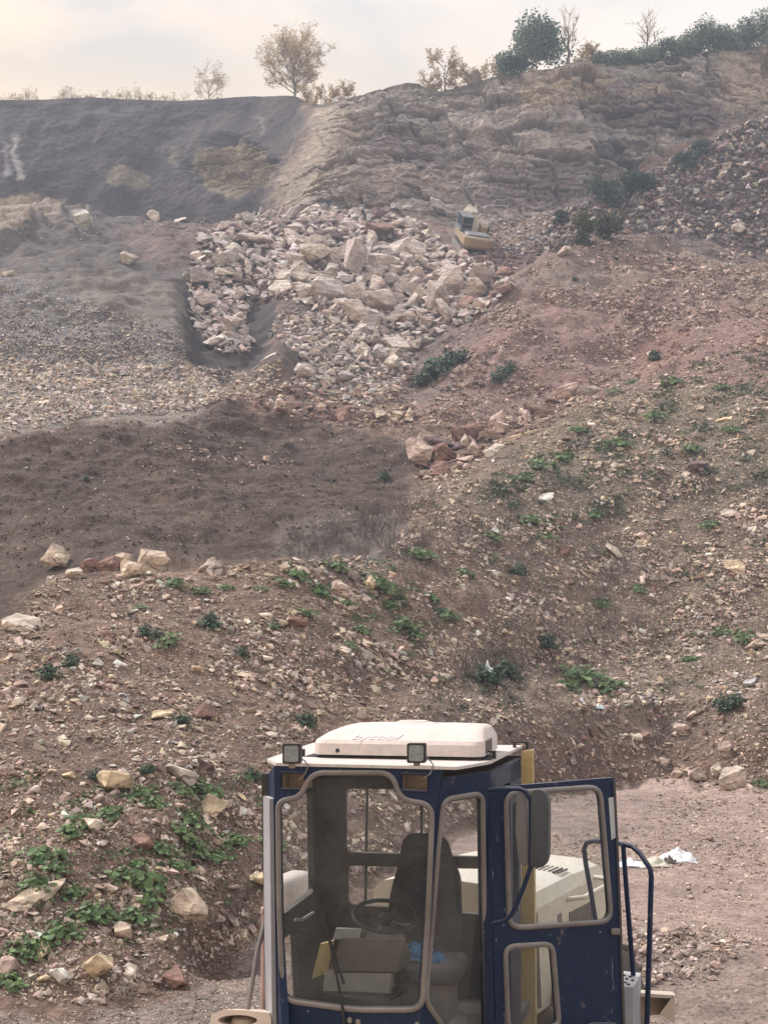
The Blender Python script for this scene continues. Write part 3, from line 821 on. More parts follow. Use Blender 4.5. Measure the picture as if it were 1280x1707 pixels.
scatter('clods', [(-40, 1060), (460, 945), (700, 1190), (470, 1540), (-40, 1660)], 4500, (2, 8), {'clod': 1, 'brown': 1}, seed=31, power=2.3)
for nm_, st in STUFF.items():
    props(add(nm_, np_mesh(nm_, np.concatenate(st[0]), np.concatenate(st[1]), M_ROCK, np.concatenate(st[2]))), kind='stuff')
# ------------------------------------------------------------------ boulders, one object each
BOULDERS = []                                            # (u, v, width px, colour, shape, place)
def boulder(u, v, wpx, colour, shape='block', sink=0.22, seed=None, label=None, group=None, place=None, along=None, hr=None, lift=0.0):
    seed = len(BOULDERS) * 13 + 5 if seed is None else seed
    r = np.random.default_rng(seed + 77)
    p, n = spot(u, v)
    rad = 0.56 * wpx * p.y / FPX
    if place and ('ridge' in place[0] or 'terrace' in place[0]): rad *= 1.25; sink = 0.1
    if 300 < u < 880 and v < 665: rad *= 1.08 if wpx < 44 else 0.9; sink = 0.08
    if shape == 'slab': bmx = hull_rock(13, seed, 0.45)
    elif shape == 'round': bmx = hull_rock(22, seed, 1.25)
    else: bmx = hull_rock(int(r.integers(9, 14)), seed, 1.15)
    bmesh.ops.bevel(bmx, geom=list(bmx.edges), offset=0.028, segments=1, profile=0.6, affect='EDGES', clamp_overlap=True)
    bmesh.ops.triangulate(bmx, faces=bmx.faces)
    bmesh.ops.subdivide_edges(bmx, edges=[e for e in bmx.edges if e.calc_length() > 0.35], cuts=2, use_grid_fill=True)
    bmesh.ops.triangulate(bmx, faces=bmx.faces)
    A = np.array([q.co[:] for q in bmx.verts])
    bmx.verts.index_update()
    Fc = np.array([[q.index for q in f.verts] for f in bmx.faces])
    bmx.free()
    A = A / np.abs(A[:, 0]).max()
    if hr: A[:, 2] *= hr / np.abs(A[:, 2]).max()
    A = A + 0.055 * np.stack([fbm(A[:, 0] * 2.3 + seed + 31 * k, A[:, 1] * 2.3, A[:, 2] * 2.3, 3) for k in range(3)], -1)
    if along is not None:                                # a long slab lying from one spot of the slope to another
        q, _ = spot(*along)
        x = (q - p); Lh = x.length / 2; x.normalize()
        y = n.cross(x).normalized(); z = x.cross(y)
        M3 = Matrix((x, y, z)).transposed()
        A = A * np.array([1, 0.22, 0.14]) / np.array([1, np.abs(A[:, 1]).max(), np.abs(A[:, 2]).max()])
        rad = Lh; loc = (p + q) / 2 + n * 0.08
    else:
        nn = np.array([n[:]])
        M3 = Matrix((align(nn) @ rand_rot(1, r, 0.18 if shape != 'block' else 0.3))[0].tolist())
        hz_ = np.abs(A[:, 2]).max() * rad
        loc = p + n * (hz_ * (1 - 2 * sink)) + Vector((0, 0, lift))
    V = (np.array(M3) @ (A.T * rad)).T
    base = np.array(PAL[colour]) * r.uniform(0.82, 1.12)
    if 300 < u < 880 and v < 665 and colour not in ('red', 'purple', 'dark'): base = base * 0.5 + 0.5 * np.array((0.545, 0.49, 0.48)) * (base.mean() / 0.46) ** 0.6
    tint = 1 + 0.12 * fbm(A[:, 0] * 1.5 + seed, A[:, 1] * 1.5, A[:, 2] * 1.5, 2)[:, None]
    o = add('boulder', np_mesh('boulder', V, Fc, M_ROCK, np.minimum(base * tint, 0.8)))
    o.location = loc
    BOULDERS.append([o, u, v, wpx, colour, shape, place, label, group])
    return o
CW = {'buff': 'buff', 'pink': 'pinkish', 'grey': 'grey', 'yellow': 'yellowish', 'red': 'dull red', 'white': 'white', 'dark': 'dark', 'purple': 'purple', 'brown': 'brown', 'bluegrey': 'bluish', 'pale': 'pale'}
# the named, unmistakable ones
G_SL, G_HP, G_RIM = 'loose stones on the near slope', 'boulders of the rockfall heap', 'stones along the crest above the dark mound'
for a in (
    (40, 1048, 72, 'pale', 'slab', 'long pale flat boulder on the crest at the left edge, above the scrubby slope', G_RIM),
    (97, 942, 48, 'buff', 'block', 'buff wedge shaped boulder at the left end of the crest row', G_RIM),
    (124, 962, 25, 'pale', 'round', 'small pale stone between the wedge boulder and the red ones on the crest', G_RIM),
    (150, 952, 30, 'red', 'round', 'round dull red boulder, left of the two red ones in the crest row', G_RIM),
    (183, 952, 34, 'red', 'round', 'round reddish boulder, right of the two red ones in the crest row', G_RIM),
    (205, 943, 24, 'buff', 'round', 'small buff boulder perched behind the crest row', G_RIM),
    (214, 958, 32, 'buff', 'round', 'upright buff boulder beside the biggest stone of the crest row', G_RIM),
    (250, 955, 52, 'buff', 'round', 'biggest rounded buff boulder at the right end of the crest row', G_RIM),
    (346, 948, 28, 'pale', 'block', 'pale pointed stone alone on the crest right of the row', G_RIM),
    (364, 945, 20, 'grey', 'block', 'small grey stone leaning by the pale pointed one on the crest', G_RIM),
    (86, 972, 22, 'grey', 'block', 'grey stone below the wedge boulder on the crest', G_RIM),
    (186, 1312, 52, 'yellow', 'block', 'yellowish wedge shaped boulder above the green weeds on the left slope', G_SL),
    (294, 1297, 44, 'grey', 'block', 'grey block on the left slope above the leafy weeds', G_SL),
    (330, 1286, 34, 'purple', 'block', 'purplish stone right of the grey block on the left slope', G_SL),
    (352, 1352, 46, 'yellow', 'block', 'yellow brown boulder with a pale stone behind it, left of the cab', G_SL),
    (368, 1342, 26, 'pale', 'slab', 'pale flat stone behind the yellow brown boulder left of the cab', G_SL),
    (228, 1410, 30, 'red', 'round', 'round dark red boulder in the middle of the left slope', G_SL),
    (304, 1520, 52, 'buff', 'block', 'large square buff boulder above the ditch on the left slope', G_SL),
    (430, 1474, 32, 'yellow', 'round', 'rounded yellow stone right beside the left side of the cab', G_SL),
    (158, 1622, 56, 'yellow', 'block', 'yellow tilted boulder at the foot of the left slope beside the white one', G_SL),
    (101, 1632, 32, 'white', 'block', 'white jagged stone at the foot of the left slope', G_SL),
    (70, 1596, 28, 'yellow', 'block', 'yellow pointed stone up left from the white jagged stone', G_SL),
    (12, 1622, 36, 'pink', 'block', 'pinkish stone at the left picture edge near the bottom', G_SL),
    (292, 1642, 44, 'red', 'block', 'reddish split boulder at the bottom of the ditch', G_SL),
    (214, 1622, 28, 'pale', 'slab', 'pale flat stone on the slope between yellow boulder and ditch', G_SL),
    (204, 1562, 32, 'buff', 'block', 'buff stone among weeds above the ditch', G_SL),
    (145, 1384, 34, 'pale', 'block', 'pale curved stone beside leafy weeds on the left slope', G_SL),
    (113, 1296, 24, 'yellow', 'block', 'small yellow stone left of the yellowish wedge boulder', G_SL),
    (35, 1172, 34, 'pale', 'slab', 'pale tilted stone near the left picture edge below the dark shrub', G_SL),
    (336, 1196, 36, 'red', 'block', 'dull red stone on the rubble band left of the roof unit', G_SL),
    (266, 1196, 36, 'yellow', 'slab', 'yellowish slab in the rubble band left of the red stone', G_SL),
    (200, 1108, 24, 'white', 'slab', 'bluish white stone on the slope below the crest row', G_SL),
    (610, 980, 26, 'yellow', 'round', 'yellow round stone in the green weeds of the middle slope', G_SL),
    (561, 986, 28, 'pink', 'block', 'pinkish block left of the yellow stone in the middle slope weeds', G_SL),
    (472, 950, 18, 'pale', 'block', 'pale stone on the crest beside the leafy clumps', G_SL),
    (490, 1044, 24, 'red', 'block', 'brick red block in the middle of the slope', G_SL),
    (472, 1040, 16, 'pale', 'block', 'pale block left of the brick red block mid slope', G_SL),
    (443, 1028, 26, 'pale', 'slab', 'pale oblong stone up left from the brick red block', G_SL),
    (612, 1076, 26, 'pale', 'slab', 'pale flat stone mid slope above the roof unit', G_SL),
    (564, 1092, 28, 'buff', 'block', 'buff stone in the little stone pile mid slope', G_SL),
    (817, 962, 20, 'white', 'block', 'bluish white stone standing out on the right slope', G_SL),
    (1228, 1314, 46, 'pale', 'round', 'lone pale yellow boulder sitting on the yard at the foot of the bank', 'stones at the foot of the bank'),
    (1160, 1302, 26, 'brown', 'block', 'brown triangular stone at the foot of the bank left of the lone boulder', 'stones at the foot of the bank'),
    (1130, 1296, 20, 'buff', 'block', 'buff stone at the foot of the bank, left of the brown triangular one', 'stones at the foot of the bank'),
    (1196, 1285, 20, 'pale', 'block', 'pale pointed stone low on the bank above the lone boulder', 'stones at the foot of the bank'),
    (1134, 1218, 22, 'pink', 'block', 'pinkish square stone stuck in the cut bank', 'stones at the foot of the bank'),
    (1212, 1252, 28, 'brown', 'block', 'brown stone jutting from the bank at the right', 'stones at the foot of the bank'),
    (1205, 702, 24, 'yellow', 'slab', 'pale yellow stone standing upright on the upper right slope', G_SL),
    (1160, 782, 42, 'purple', 'slab', 'purplish tilted slab on the right slope', G_SL),
    (1222, 952, 38, 'yellow', 'slab', 'yellow slab low on the right slope near the picture edge', G_SL),
    (1168, 965, 30, 'buff', 'slab', 'buff slab left of the yellow slab on the right slope', G_SL),
    (1018, 920, 34, 'pale', 'slab', 'pale slab in the middle of the right slope', G_SL),
    (936, 924, 26, 'red', 'block', 'dull red block on the right slope above the white stone', G_SL),
    (912, 834, 28, 'white', 'slab', 'whitish slab upslope of the dull red block', G_SL),
    (1216, 858, 28, 'pale', 'slab', 'pale flat stone on the right slope under the purplish slab', G_SL),
    (1258, 1082, 34, 'brown', 'block', 'brown blocky stone at the right picture edge above the bank', G_SL),
    (1270, 1062, 28, 'buff', 'slab', 'buff flat stone just above the brown block at the right edge', G_SL),
    (1250, 1138, 26, 'bluegrey', 'slab', 'bluish grey slab near the right edge above the bank', G_SL),
    (988, 658, 30, 'grey', 'block', 'grey block at the upper end of the red stone row', 'stones of the red row on the ridge'),
    (940, 424, 26, 'pink', 'round', 'lone pinkish round boulder at the left edge of the right hill crest', 'stones on the far benches'),
    (214, 440, 38, 'pale', 'block', 'lone pale boulder on the brown bench left of the heap', 'stones on the far benches'),
    (12, 459, 18, 'pale', 'block', 'pale stone at the left edge on top of the grey scree', 'stones on the far benches'),
    (254, 364, 28, 'pale', 'slab', 'pale pointed slab on the rim of the far bench', 'stones on the far benches'),
    (302, 368, 22, 'pale', 'slab', 'pale slab on the bench rim left of the rockfall', 'stones on the far benches'),
    (138, 374, 30, 'white', 'block', 'whitish block under the rock outcrop of the far bench', 'stones on the far benches'),
    # the heap
    (550, 399, 66, 'purple', 'slab', 'huge purple boulder at the top of the heap below the standing person', G_HP),
    (586, 384, 48, 'pink', 'slab', 'big pinkish boulder behind the huge purple one at the heap top', G_HP),
    (636, 400, 50, 'red', 'block', 'big rust red peaked boulder at the heap top by the helmeted person', G_HP),
    (592, 452, 78, 'pink', 'block', 'largest rounded pinkish boulder in the middle of the heap', G_HP),
    (520, 440, 64, 'buff', 'block', 'big buff block left of the largest pinkish boulder', G_HP),
    (590, 540, 58, 'buff', 'block', 'big buff peaked boulder in the lower middle of the heap', G_HP),
    (586, 500, 52, 'pale', 'block', 'tall pale block above the buff peaked boulder', G_HP),
    (636, 516, 52, 'buff', 'block', 'squarish buff boulder right of the tall pale block', G_HP),
    (574, 470, 48, 'grey', 'slab', 'grey tilted slab below the largest pinkish boulder', G_HP),
    (738, 540, 54, 'pale', 'block', 'big pale boulder at the right flank below the pink ones', G_HP),
    (800, 474, 52, 'pink', 'block', 'big bright pinkish boulder below the excavator', G_HP),
    (838, 470, 38, 'red', 'block', 'reddish boulder at the right tip of the heap', G_HP),
    (778, 514, 46, 'red', 'block', 'dull red blocky boulder on the right flank', G_HP),
    (750, 490, 46, 'pink', 'round', 'rounded pinkish boulder left of the bright one below the excavator', G_HP),
    (726, 512, 56, 'pink', 'block', 'wide dusty pinkish boulder above the big pale one on the right flank', G_HP),
    (745, 474, 52, 'buff', 'block', 'buff boulder above the rounded pinkish one', G_HP),
    (472, 486, 54, 'pale', 'slab', 'pale oval slab at the lower edge of the upper heap', G_HP),
    (480, 402, 56, 'pink', 'slab', 'flat pinkish slab in the upper left of the heap', G_HP),
    (490, 386, 44, 'pale', 'slab', 'flat pale slab just above the flat pinkish one', G_HP),
    (420, 408, 72, 'buff', 'slab', 'broad buff slab at the upper left shoulder of the heap', G_HP),
    (372, 416, 60, 'grey', 'slab', 'long grey flat slab at the far left of the heap shoulder', G_HP),
    (376, 388, 56, 'pink', 'slab', 'pinkish flat slab at the top left corner of the heap', G_HP),
    (374, 440, 44, 'grey', 'block', 'grey angular boulder at the top of the heap left arm', G_HP),
    (330, 474, 48, 'grey', 'block', 'grey weathered boulder at the left tip of the heap', G_HP),
    (374, 462, 36, 'yellow', 'slab', 'yellowish slab on the left arm of the heap', G_HP),
    (344, 512, 46, 'pink', 'block', 'pinkish buff boulder on the left arm beside the dark hollow', G_HP),
    (390, 556, 42, 'pink', 'block', 'pinkish block low on the left arm in the dark hollow', G_HP),
    (368, 572, 52, 'pale', 'slab', 'pale thin slab at the bottom of the left arm', G_HP),
    (338, 546, 36, 'pale', 'slab', 'pale narrow slab on the left edge of the dark hollow', G_HP),
    (404, 516, 32, 'pale', 'slab', 'small pale slab in the upper part of the dark hollow', G_HP),
    (540, 500, 62, 'grey', 'block', 'broad grey block at the lower edge of the upper heap', G_HP),
    (660, 425, 46, 'pale', 'block', 'pale boulder left of the red soil below the excavator', G_HP),
    (658, 580, 44, 'pale', 'slab', 'pale sloping slab near the foot of the heap', G_HP),
    (502, 628, 34, 'pale', 'round', 'pale rounded boulder at the foot of the heap', G_HP),
    (630, 600, 26, 'bluegrey', 'block', 'bluish boulder at the foot of the heap', G_HP),
    (570, 640, 26, 'bluegrey', 'block', 'bluish pale boulder left at the heap foot', G_HP),
):
    boulder(a[0], a[1], a[2], a[3], a[4], label=a[5], group=a[6])
boulder(832, 742, 10, 'yellow', along=(908, 708), label='long pale yellow slab lying along the ridge below the red stone row', group='stones of the red row on the ridge')
boulder(802, 768, 10, 'pale', along=(838, 744), label='shorter yellowish slab at the lower end of the long one on the ridge', group='stones of the red row on the ridge')
boulder(428, 606, 10, 'pale', along=(458, 592), label='thin pale slab lying on the soil hump below the dark hollow', group='boulders of the rockfall heap')
boulder(8, 1528, 10, 'buff', along=(118, 1478), label='long buff slab half buried across the left slope', group='loose stones on the near slope')
boulder(1236, 262, 10, 'pale', along=(1275, 246), label='long pale slab high on the dark scree at the right', group='slabs on the dark scree')
def fill(poly, n, sizes, colours, place, gap, r, slab=0.3):
    a = np.array(poly); lo, hi_ = a.min(0), a.max(0)
    t = 0
    done = 0
    while done < n and t < n * 60:
        t += 1
        u, v = r.uniform(lo[0], hi_[0]), r.uniform(lo[1], hi_[1])
        wpx = sizes[0] + (sizes[1] - sizes[0]) * r.uniform() ** 2.2
        if not inpoly(np.array([u]), np.array([v]), poly)[0]: continue
        if any(abs(u - q[1]) < gap * (wpx + q[3]) * 0.5 and abs(v - q[2]) < 0.62 * gap * (wpx + q[3]) * 0.5 for q in BOULDERS): continue
        nm_ = list(colours); wt = np.array([colours[k] for k in nm_], float)
        boulder(u, v, wpx, nm_[r.choice(len(nm_), p=wt / wt.sum())], 'slab' if r.uniform() < slab else 'block', place=place)
        done += 1
rr_ = np.random.default_rng(21)
fill([(350, 385), (440, 355), (560, 352), (690, 374), (690, 402), (560, 408), (360, 405)], 24, (16, 38), {'purple': 2, 'pink': 5, 'grey': 2, 'pale': 2}, ('atop the heap', G_HP), 0.8, rr_, 0.5)
fill([(330, 400), (470, 400), (470, 470), (420, 500), (420, 590), (370, 590), (318, 540), (310, 470)], 20, (16, 40), {'pale': 4, 'grey': 3, 'pink': 4}, ("on the heap's left arm", G_HP), 0.8, rr_, 0.5)
fill([(470, 405), (700, 400), (700, 540), (600, 560), (530, 510), (470, 480)], 74, (22, 42), {'buff': 2, 'grey': 3, 'pink': 4, 'pale': 5}, ('mid heap', G_HP), 0.56, rr_, 0.25)
fill([(700, 420), (760, 440), (858, 462), (855, 480), (790, 530), (700, 560)], 22, (16, 40), {'pink': 5, 'red': 2, 'buff': 2}, ("on the heap's right flank", G_HP), 0.75, rr_, 0.2)
fill([(530, 550), (640, 550), (720, 560), (650, 660), (490, 650), (490, 600)], 14, (14, 28), {'buff': 4, 'pale': 3, 'grey': 3}, ('at the heap foot', G_HP), 0.8, rr_, 0.3)
fill([(690, 780), (700, 738), (800, 722), (920, 668), (985, 645), (1000, 655), (860, 715), (800, 752), (740, 795)], 24, (20, 40), {'red': 4, 'pink': 4, 'purple': 1}, ('in the red ridge row', 'stones of the red row on the ridge'), 0.66, rr_, 0.15)
fill([(380, 655), (460, 652), (560, 672), (690, 690), (700, 712), (600, 710), (520, 702), (430, 682)], 12, (14, 36), {'red': 4, 'pink': 3, 'buff': 2}, ('on the terrace edge', 'stones on the terrace edge'), 0.75, rr_, 0.3)
fill([(950, 400), (1010, 350), (1140, 260), (1290, 200), (1290, 425), (1120, 385), (1000, 390)], 14, (18, 52), {'dark': 4, 'grey': 3, 'purple': 3, 'red': 1}, ('on the dark scree', 'slabs on the dark scree'), 0.9, rr_, 0.75)
SH = {'slab': 'slabs', 'block': 'boulders', 'round': 'boulders'}
fam = {}
for q in BOULDERS:
    o, u, v, wpx, colour, shape, place, label, group = q
    if label is None:
        size = 'big' if wpx > 30 else ('mid sized' if wpx > 21 else 'small')
        fam.setdefault((size, CW[colour], shape, place), []).append(q)
    else:
        props(o, label, 'boulder', group)
ORD = ['', 'second', 'third', 'fourth', 'fifth', 'sixth', 'seventh', 'eighth', 'ninth', 'tenth', 'eleventh', 'twelfth', 'thirteenth']
for (size, cw_, shape, place), qs in fam.items():
    qs.sort(key=lambda q: q[1])
    what = f'{size} {cw_} {"flat " if shape == "slab" else "angular "}{SH[shape]} {place[0]}'
    for k, q in enumerate(qs):
        if len(qs) == 1: lab = 'only ' + what.replace('slabs', 'slab').replace('boulders', 'boulder')
        elif k == 0: lab = 'leftmost of the ' + what
        elif k == len(qs) - 1: lab = 'rightmost of the ' + what
        else: lab = f'{ORD[min(k, 12)]} from left of the ' + what
        props(q[0], lab, 'boulder', place[1])
# ------------------------------------------------------------------ trees, shrubs and weeds
class TreeMesh:
    def __init__(s): s.v, s.f, s.c = [], [], []
    def tube(s, pts, r0, r1, n=4, col=(0.16, 0.13, 0.11)):
        k = len(s.v); m = len(pts)
        for i, p in enumerate(pts):
            t = (pts[min(i + 1, m - 1)] - pts[max(i - 1, 0)]).normalized()
            a = t.orthogonal().normalized(); b_ = t.cross(a)
            r = r0 + (r1 - r0) * i / (m - 1)
            for q in range(n):
                an = 2 * math.pi * q / n
                s.v.append(p + (a * math.cos(an) + b_ * math.sin(an)) * r); s.c.append(col)
        for i in range(m - 1):
            for q in range(n):
                l = (q + 1) % n
                s.f.append([k + i * n + q, k + i * n + l, k + (i + 1) * n + l, k + (i + 1) * n + q])
    def leaf(s, p, size, col, r):
        d = Vector(r.normal(size=3)); d.normalize()
        a = d.orthogonal().normalized() * size; b_ = d.cross(a).normalized() * size * 0.6
        k = len(s.v)
        s.v += [p - a, p + b_ + d * size * 0.15, p + a, p - b_ + d * size * 0.15]; s.c += [col] * 4
        s.f.append([k, k + 1, k + 2, k + 3])
    def build(s, name, m, parent):
        base = base_of(parent)
        V = np.array([tuple(q - base) for q in s.v])
        return add(name, np_mesh(name, V, np.array(s.f), m, np.array(s.c)), parent)
def jcol(c, r, k=0.25):
    f = r.uniform(1 - k, 1 + k)
    return tuple(x * f * r.uniform(0.94, 1.06) for x in c)
def bare_tree(base, h, spread, seed, label, group=None, first=0.25, limbs=9, leaves=0.5, leafcol=(0.40, 0.29, 0.16), twig=(0.30, 0.22, 0.15), upward=0.55, name='tree', lean=0.0, levels=3, kids=6, leafsize=0.13):
    r = np.random.default_rng(seed)
    root = empty(name, base, label, 'tree' if name == 'tree' else 'shrub', group)
    T, K = TreeMesh(), TreeMesh()
    top = base + Vector((lean * h, 0, h * 0.72))
    tr = [base + Vector((0, 0, -0.4))] + [base.lerp(top, k / 5) + Vector((r.normal(0, 0.012 * h), r.normal(0, 0.012 * h), 0)) for k in range(1, 6)]
    T.tube(tr, h * 0.026, h * 0.006, 6)
    def grow(p, d, ln, lev, rad):
        pts = [p]
        dd = d.copy()
        for k in range(3):
            dd = (dd + Vector(r.normal(0, 0.16, 3)) + Vector((0, 0, 0.10 * upward))).normalized()
            pts.append(pts[-1] + dd * ln / 3)
        (T if lev == 0 else K).tube(pts, rad, rad * 0.45, 4 if lev < 2 else 3, (0.16, 0.13, 0.11) if lev == 0 else jcol(twig, r, 0.2))
        if lev < levels - 1:
            for k in range(kids):
                f = r.uniform(0.25, 1.0)
                i = min(2, int(f * 3)); q = pts[i].lerp(pts[i + 1], f * 3 - i)
                nd = (dd + Vector(r.normal(0, 0.55, 3))).normalized()
                grow(q, nd, ln * r.uniform(0.45, 0.65), lev + 1, rad * 0.5)
        if lev >= levels - 2:
            for k in range(int(leaves * 6 * r.uniform(0.4, 1.6))):
                q = pts[r.integers(1, 4)] + Vector(r.normal(0, leafsize * 1.2, 3))
                K.leaf(q, leafsize * r.uniform(0.6, 1.3), jcol(leafcol, r, 0.3), r)
    for k in range(limbs):
        f = first + (1 - first) * (k + r.uniform(0, 0.9)) / limbs
        p = base.lerp(top, f * 0.98)
        an = k * 2.4 + r.normal(0, 0.3)
        up_ = upward * (0.5 + 0.9 * f)
        d = Vector((math.cos(an), math.sin(an), up_)).normalized()
        grow(p, d, spread * r.uniform(0.62, 0.85) * (1.0 - 0.25 * abs(f - 0.5)), 0, h * 0.011 * (1.2 - 0.6 * f))
    T.build('trunk', M_BARK, root); K.build('crown', M_LEAF, root)
    return root
def leafy(base, w_, h, seed, label, cat, group=None, n=1500, leaf=0.12, col=(0.065, 0.095, 0.045), name='shrub', lobes=7, trunk=True, low=0.15):
    r = np.random.default_rng(seed)
    root = empty(name, base, label, cat, group)
    T, K = TreeMesh(), TreeMesh()
    cs = []
    for k in range(lobes):
        an = r.uniform(0, 6.28); rr = w_ * 0.5 * r.uniform(0.1, 0.72)
        f = r.uniform(low + 0.1, 0.88)
        c = base + Vector((math.cos(an) * rr * (1.25 - 0.7 * f), math.sin(an) * rr * (1.25 - 0.7 * f), h * f))
        cs.append((c, w_ * r.uniform(0.14, 0.26), h * r.uniform(0.11, 0.2), r.uniform(0.75, 1.3)))
        if trunk:
            T.tube([base + Vector((0, 0, -0.2)), base + Vector((0, 0, h * 0.25)), base.lerp(c, 0.7) + Vector((0, 0, 0.05 * h)), c], h * 0.02, h * 0.004, 5)
    for k in range(n):
        c, rx, rz, tone = cs[r.integers(0, lobes)]
        d = r.normal(size=3); d /= np.linalg.norm(d); d *= r.uniform(0.35, 1.08) ** 0.6
        p = c + Vector((d[0] * rx * 1.25, d[1] * rx * 1.25, d[2] * rz * 1.3))
        if p.z < base.z + 0.02: continue
        K.leaf(p, leaf * r.uniform(0.6, 1.4), tuple(x * tone for x in jcol(col, r, 0.3)), r)
    if trunk: T.build('trunk', M_BARK, root)
    K.build('crown', M_LEAF, root)
    return root
def rim(u, back=1.0):
    """a point of the rim just behind the edge of the face at u"""
    j = int(np.clip(np.searchsorted(us, u), 0, NU - 1))
    i = vis_r[j][-1]
    return Vector((HX[i, j], HY[i, j] + back, HZ[i, j] + back * 0.05 - 0.15))
PX = 0.0805                                              # metres per photograph pixel at the left rim
g_rim = 'trees along the quarry rim'
bare_tree(rim(487), 96 * PX, 66 * PX, 3, 'large round bare tree standing alone on the left rim, tan twigs against the sky', g_rim, limbs=22, kids=5, levels=4, leaves=0.5, first=0.14, upward=0.85, leafcol=(0.50, 0.38, 0.22), leafsize=0.12, twig=(0.34, 0.25, 0.17))
bare_tree(rim(346), 46 * PX, 52 * PX, 4, 'bushy bare tree left of the large round tree on the rim', g_rim, limbs=9, first=0.05, upward=0.9, kids=6, leaves=0.4)
r_ = np.random.default_rng(50)
rim_us = sorted([2, 12, 22, 31, 40, 49, 60, 72, 82, 92, 101, 110, 119, 129, 140, 152, 163, 174, 184, 194, 203, 212, 222, 232, 242, 251, 260, 269, 278, 288, 300])
for k, u in enumerate(rim_us):
    hh = (11 + 9 * abs(math.sin(u * 0.035 + 0.6))) * r_.uniform(0.75, 1.2)
    if any(abs(u - c_) < 8 for c_ in (65, 136, 152, 163, 292)): hh *= 0.6
    kk, side = (k, 'left') if k < 16 else (len(rim_us) - 1 - k, 'right')
    nn_ = ['', 'second', 'third', 'fourth', 'fifth', 'sixth', 'seventh', 'eighth', 'ninth', 'tenth', 'eleventh', 'twelfth', 'thirteenth', 'fourteenth', 'fifteenth', 'sixteenth'][kk]
    bare_tree(rim(u, r_.uniform(0.2, 2.5)) - Vector((0, 0, 0.3)), hh * PX * 1.1, hh * 1.05 * PX, 60 + k, (f'{side}most' if kk == 0 else f'{nn_} from {side}') + ' of the small bare bushes fringing the left rim', 'small bare bushes along the left rim', first=0.0, limbs=9, kids=5, leaves=0.12, upward=1.5, name='shrub', twig=(0.36, 0.27, 0.19))
for k, (u, hh, sp_) in enumerate(((510, 24, 22), (532, 26, 24), (556, 24, 22), (578, 24, 20))):
    bare_tree(rim(u), hh * 0.076, sp_ * 0.076, 90 + k, ['dark shrub right under the large round tree', 'tan bare shrub just right of the large round tree', 'bare shrub in the dip of the rim right of the round tree', 'low bare shrub at the right end of the dip'][k], 'shrubs in the dip of the rim', first=0.05, limbs=8, kids=5, leaves=0.5, upward=1.0, name='shrub')
PR = 0.067
bare_tree(rim(741), 84 * PR, 46 * PR, 110, 'bare tree with dark trunk at the left end of the right rim', g_rim, limbs=10, kids=6, leaves=0.5, first=0.3)
bare_tree(rim(782, 5), 66 * PR, 42 * PR, 111, 'tan hazy tree behind the dark stump on the right rim', g_rim, limbs=10, kids=6, leaves=1.1, first=0.25)
bare_tree(rim(722, 4), 40 * PR, 34 * PR, 112, 'low tan bush at the foot of the leftmost bare tree on the right rim', g_rim, limbs=8, kids=5, leaves=1.0, first=0.1, name='shrub')
bare_tree(rim(840, 4), 62 * PR, 34 * PR, 113, 'bare tan tree left of the green tree on the right rim', g_rim, limbs=9, kids=6, leaves=0.7, first=0.12, upward=1.0)
leafy(rim(896), 124 * PR, 94 * PR, 114, 'biggest green tree on the right rim, rounded bluish green crown', 'tree', g_rim, n=6500, leaf=0.17, col=(0.14, 0.19, 0.15), name='tree', lobes=26)
leafy(rim(852), 84 * PR, 50 * PR, 115, 'dark green shrub under the left side of the biggest green tree', 'shrub', 'green shrubs along the right rim', n=2400, leaf=0.15, col=(0.11, 0.15, 0.12), lobes=12)
bare_tree(rim(950), 102 * PR, 40 * PR, 116, 'tall slender bare tree right of the biggest green tree', g_rim, limbs=9, kids=5, leaves=0.12, first=0.3, upward=1.5)
bare_tree(rim(985, 4), 56 * PR, 36 * PR, 117, 'tan bare bush right of the tall slender tree', g_rim, limbs=9, kids=6, leaves=0.8, first=0.08, upward=0.9, name='shrub')
bare_tree(rim(1012, 4), 40 * PR, 30 * PR, 118, 'low tan bush above the green strip on the right rim', g_rim, limbs=8, kids=5, leaves=0.6, first=0.05, upward=1.0, name='shrub')
bare_tree(rim(1084, 2), 108 * PR, 42 * PR, 119, 'second tall bare tree with open crown, above the green strip', g_rim, limbs=7, kids=5, leaves=0.05, first=0.42, upward=1.3)
hedge = ((1000, 40, 18), (1020, 44, 20), (1042, 44, 24), (1062, 44, 26), (1084, 44, 28), (1106, 44, 30), (1126, 40, 30), (1146, 40, 36), (1166, 46, 54), (1184, 52, 64), (1206, 46, 48), (1226, 46, 46), (1246, 52, 60), (1268, 56, 66), (1296, 60, 64))
for k, (u, ww, hh) in enumerate(hedge):
    nn_ = ['', 'second', 'third', 'fourth', 'fifth', 'sixth', 'seventh', 'eighth'][k if k < 8 else 14 - k]
    lab = ('leftmost' if k == 0 else 'rightmost' if k == 14 else f'{nn_} from {"left" if k < 8 else "right"}') + ' of the green bushes in the hedge along the right rim'
    dk = r_.uniform(0.8, 1.15)
    leafy(rim(u, r_.uniform(0.1, 1.0)) - Vector((0, 0, 0.4)), ww * 1.3 * PR, (hh + 6) * PR * 1.05, 130 + k, lab, 'shrub', 'green shrubs along the right rim', n=1700 if k < 7 else 2600, leaf=0.115, col=(0.14 * dk, 0.18 * dk, 0.135 * dk), lobes=14 if k < 7 else 20, low=-0.05)
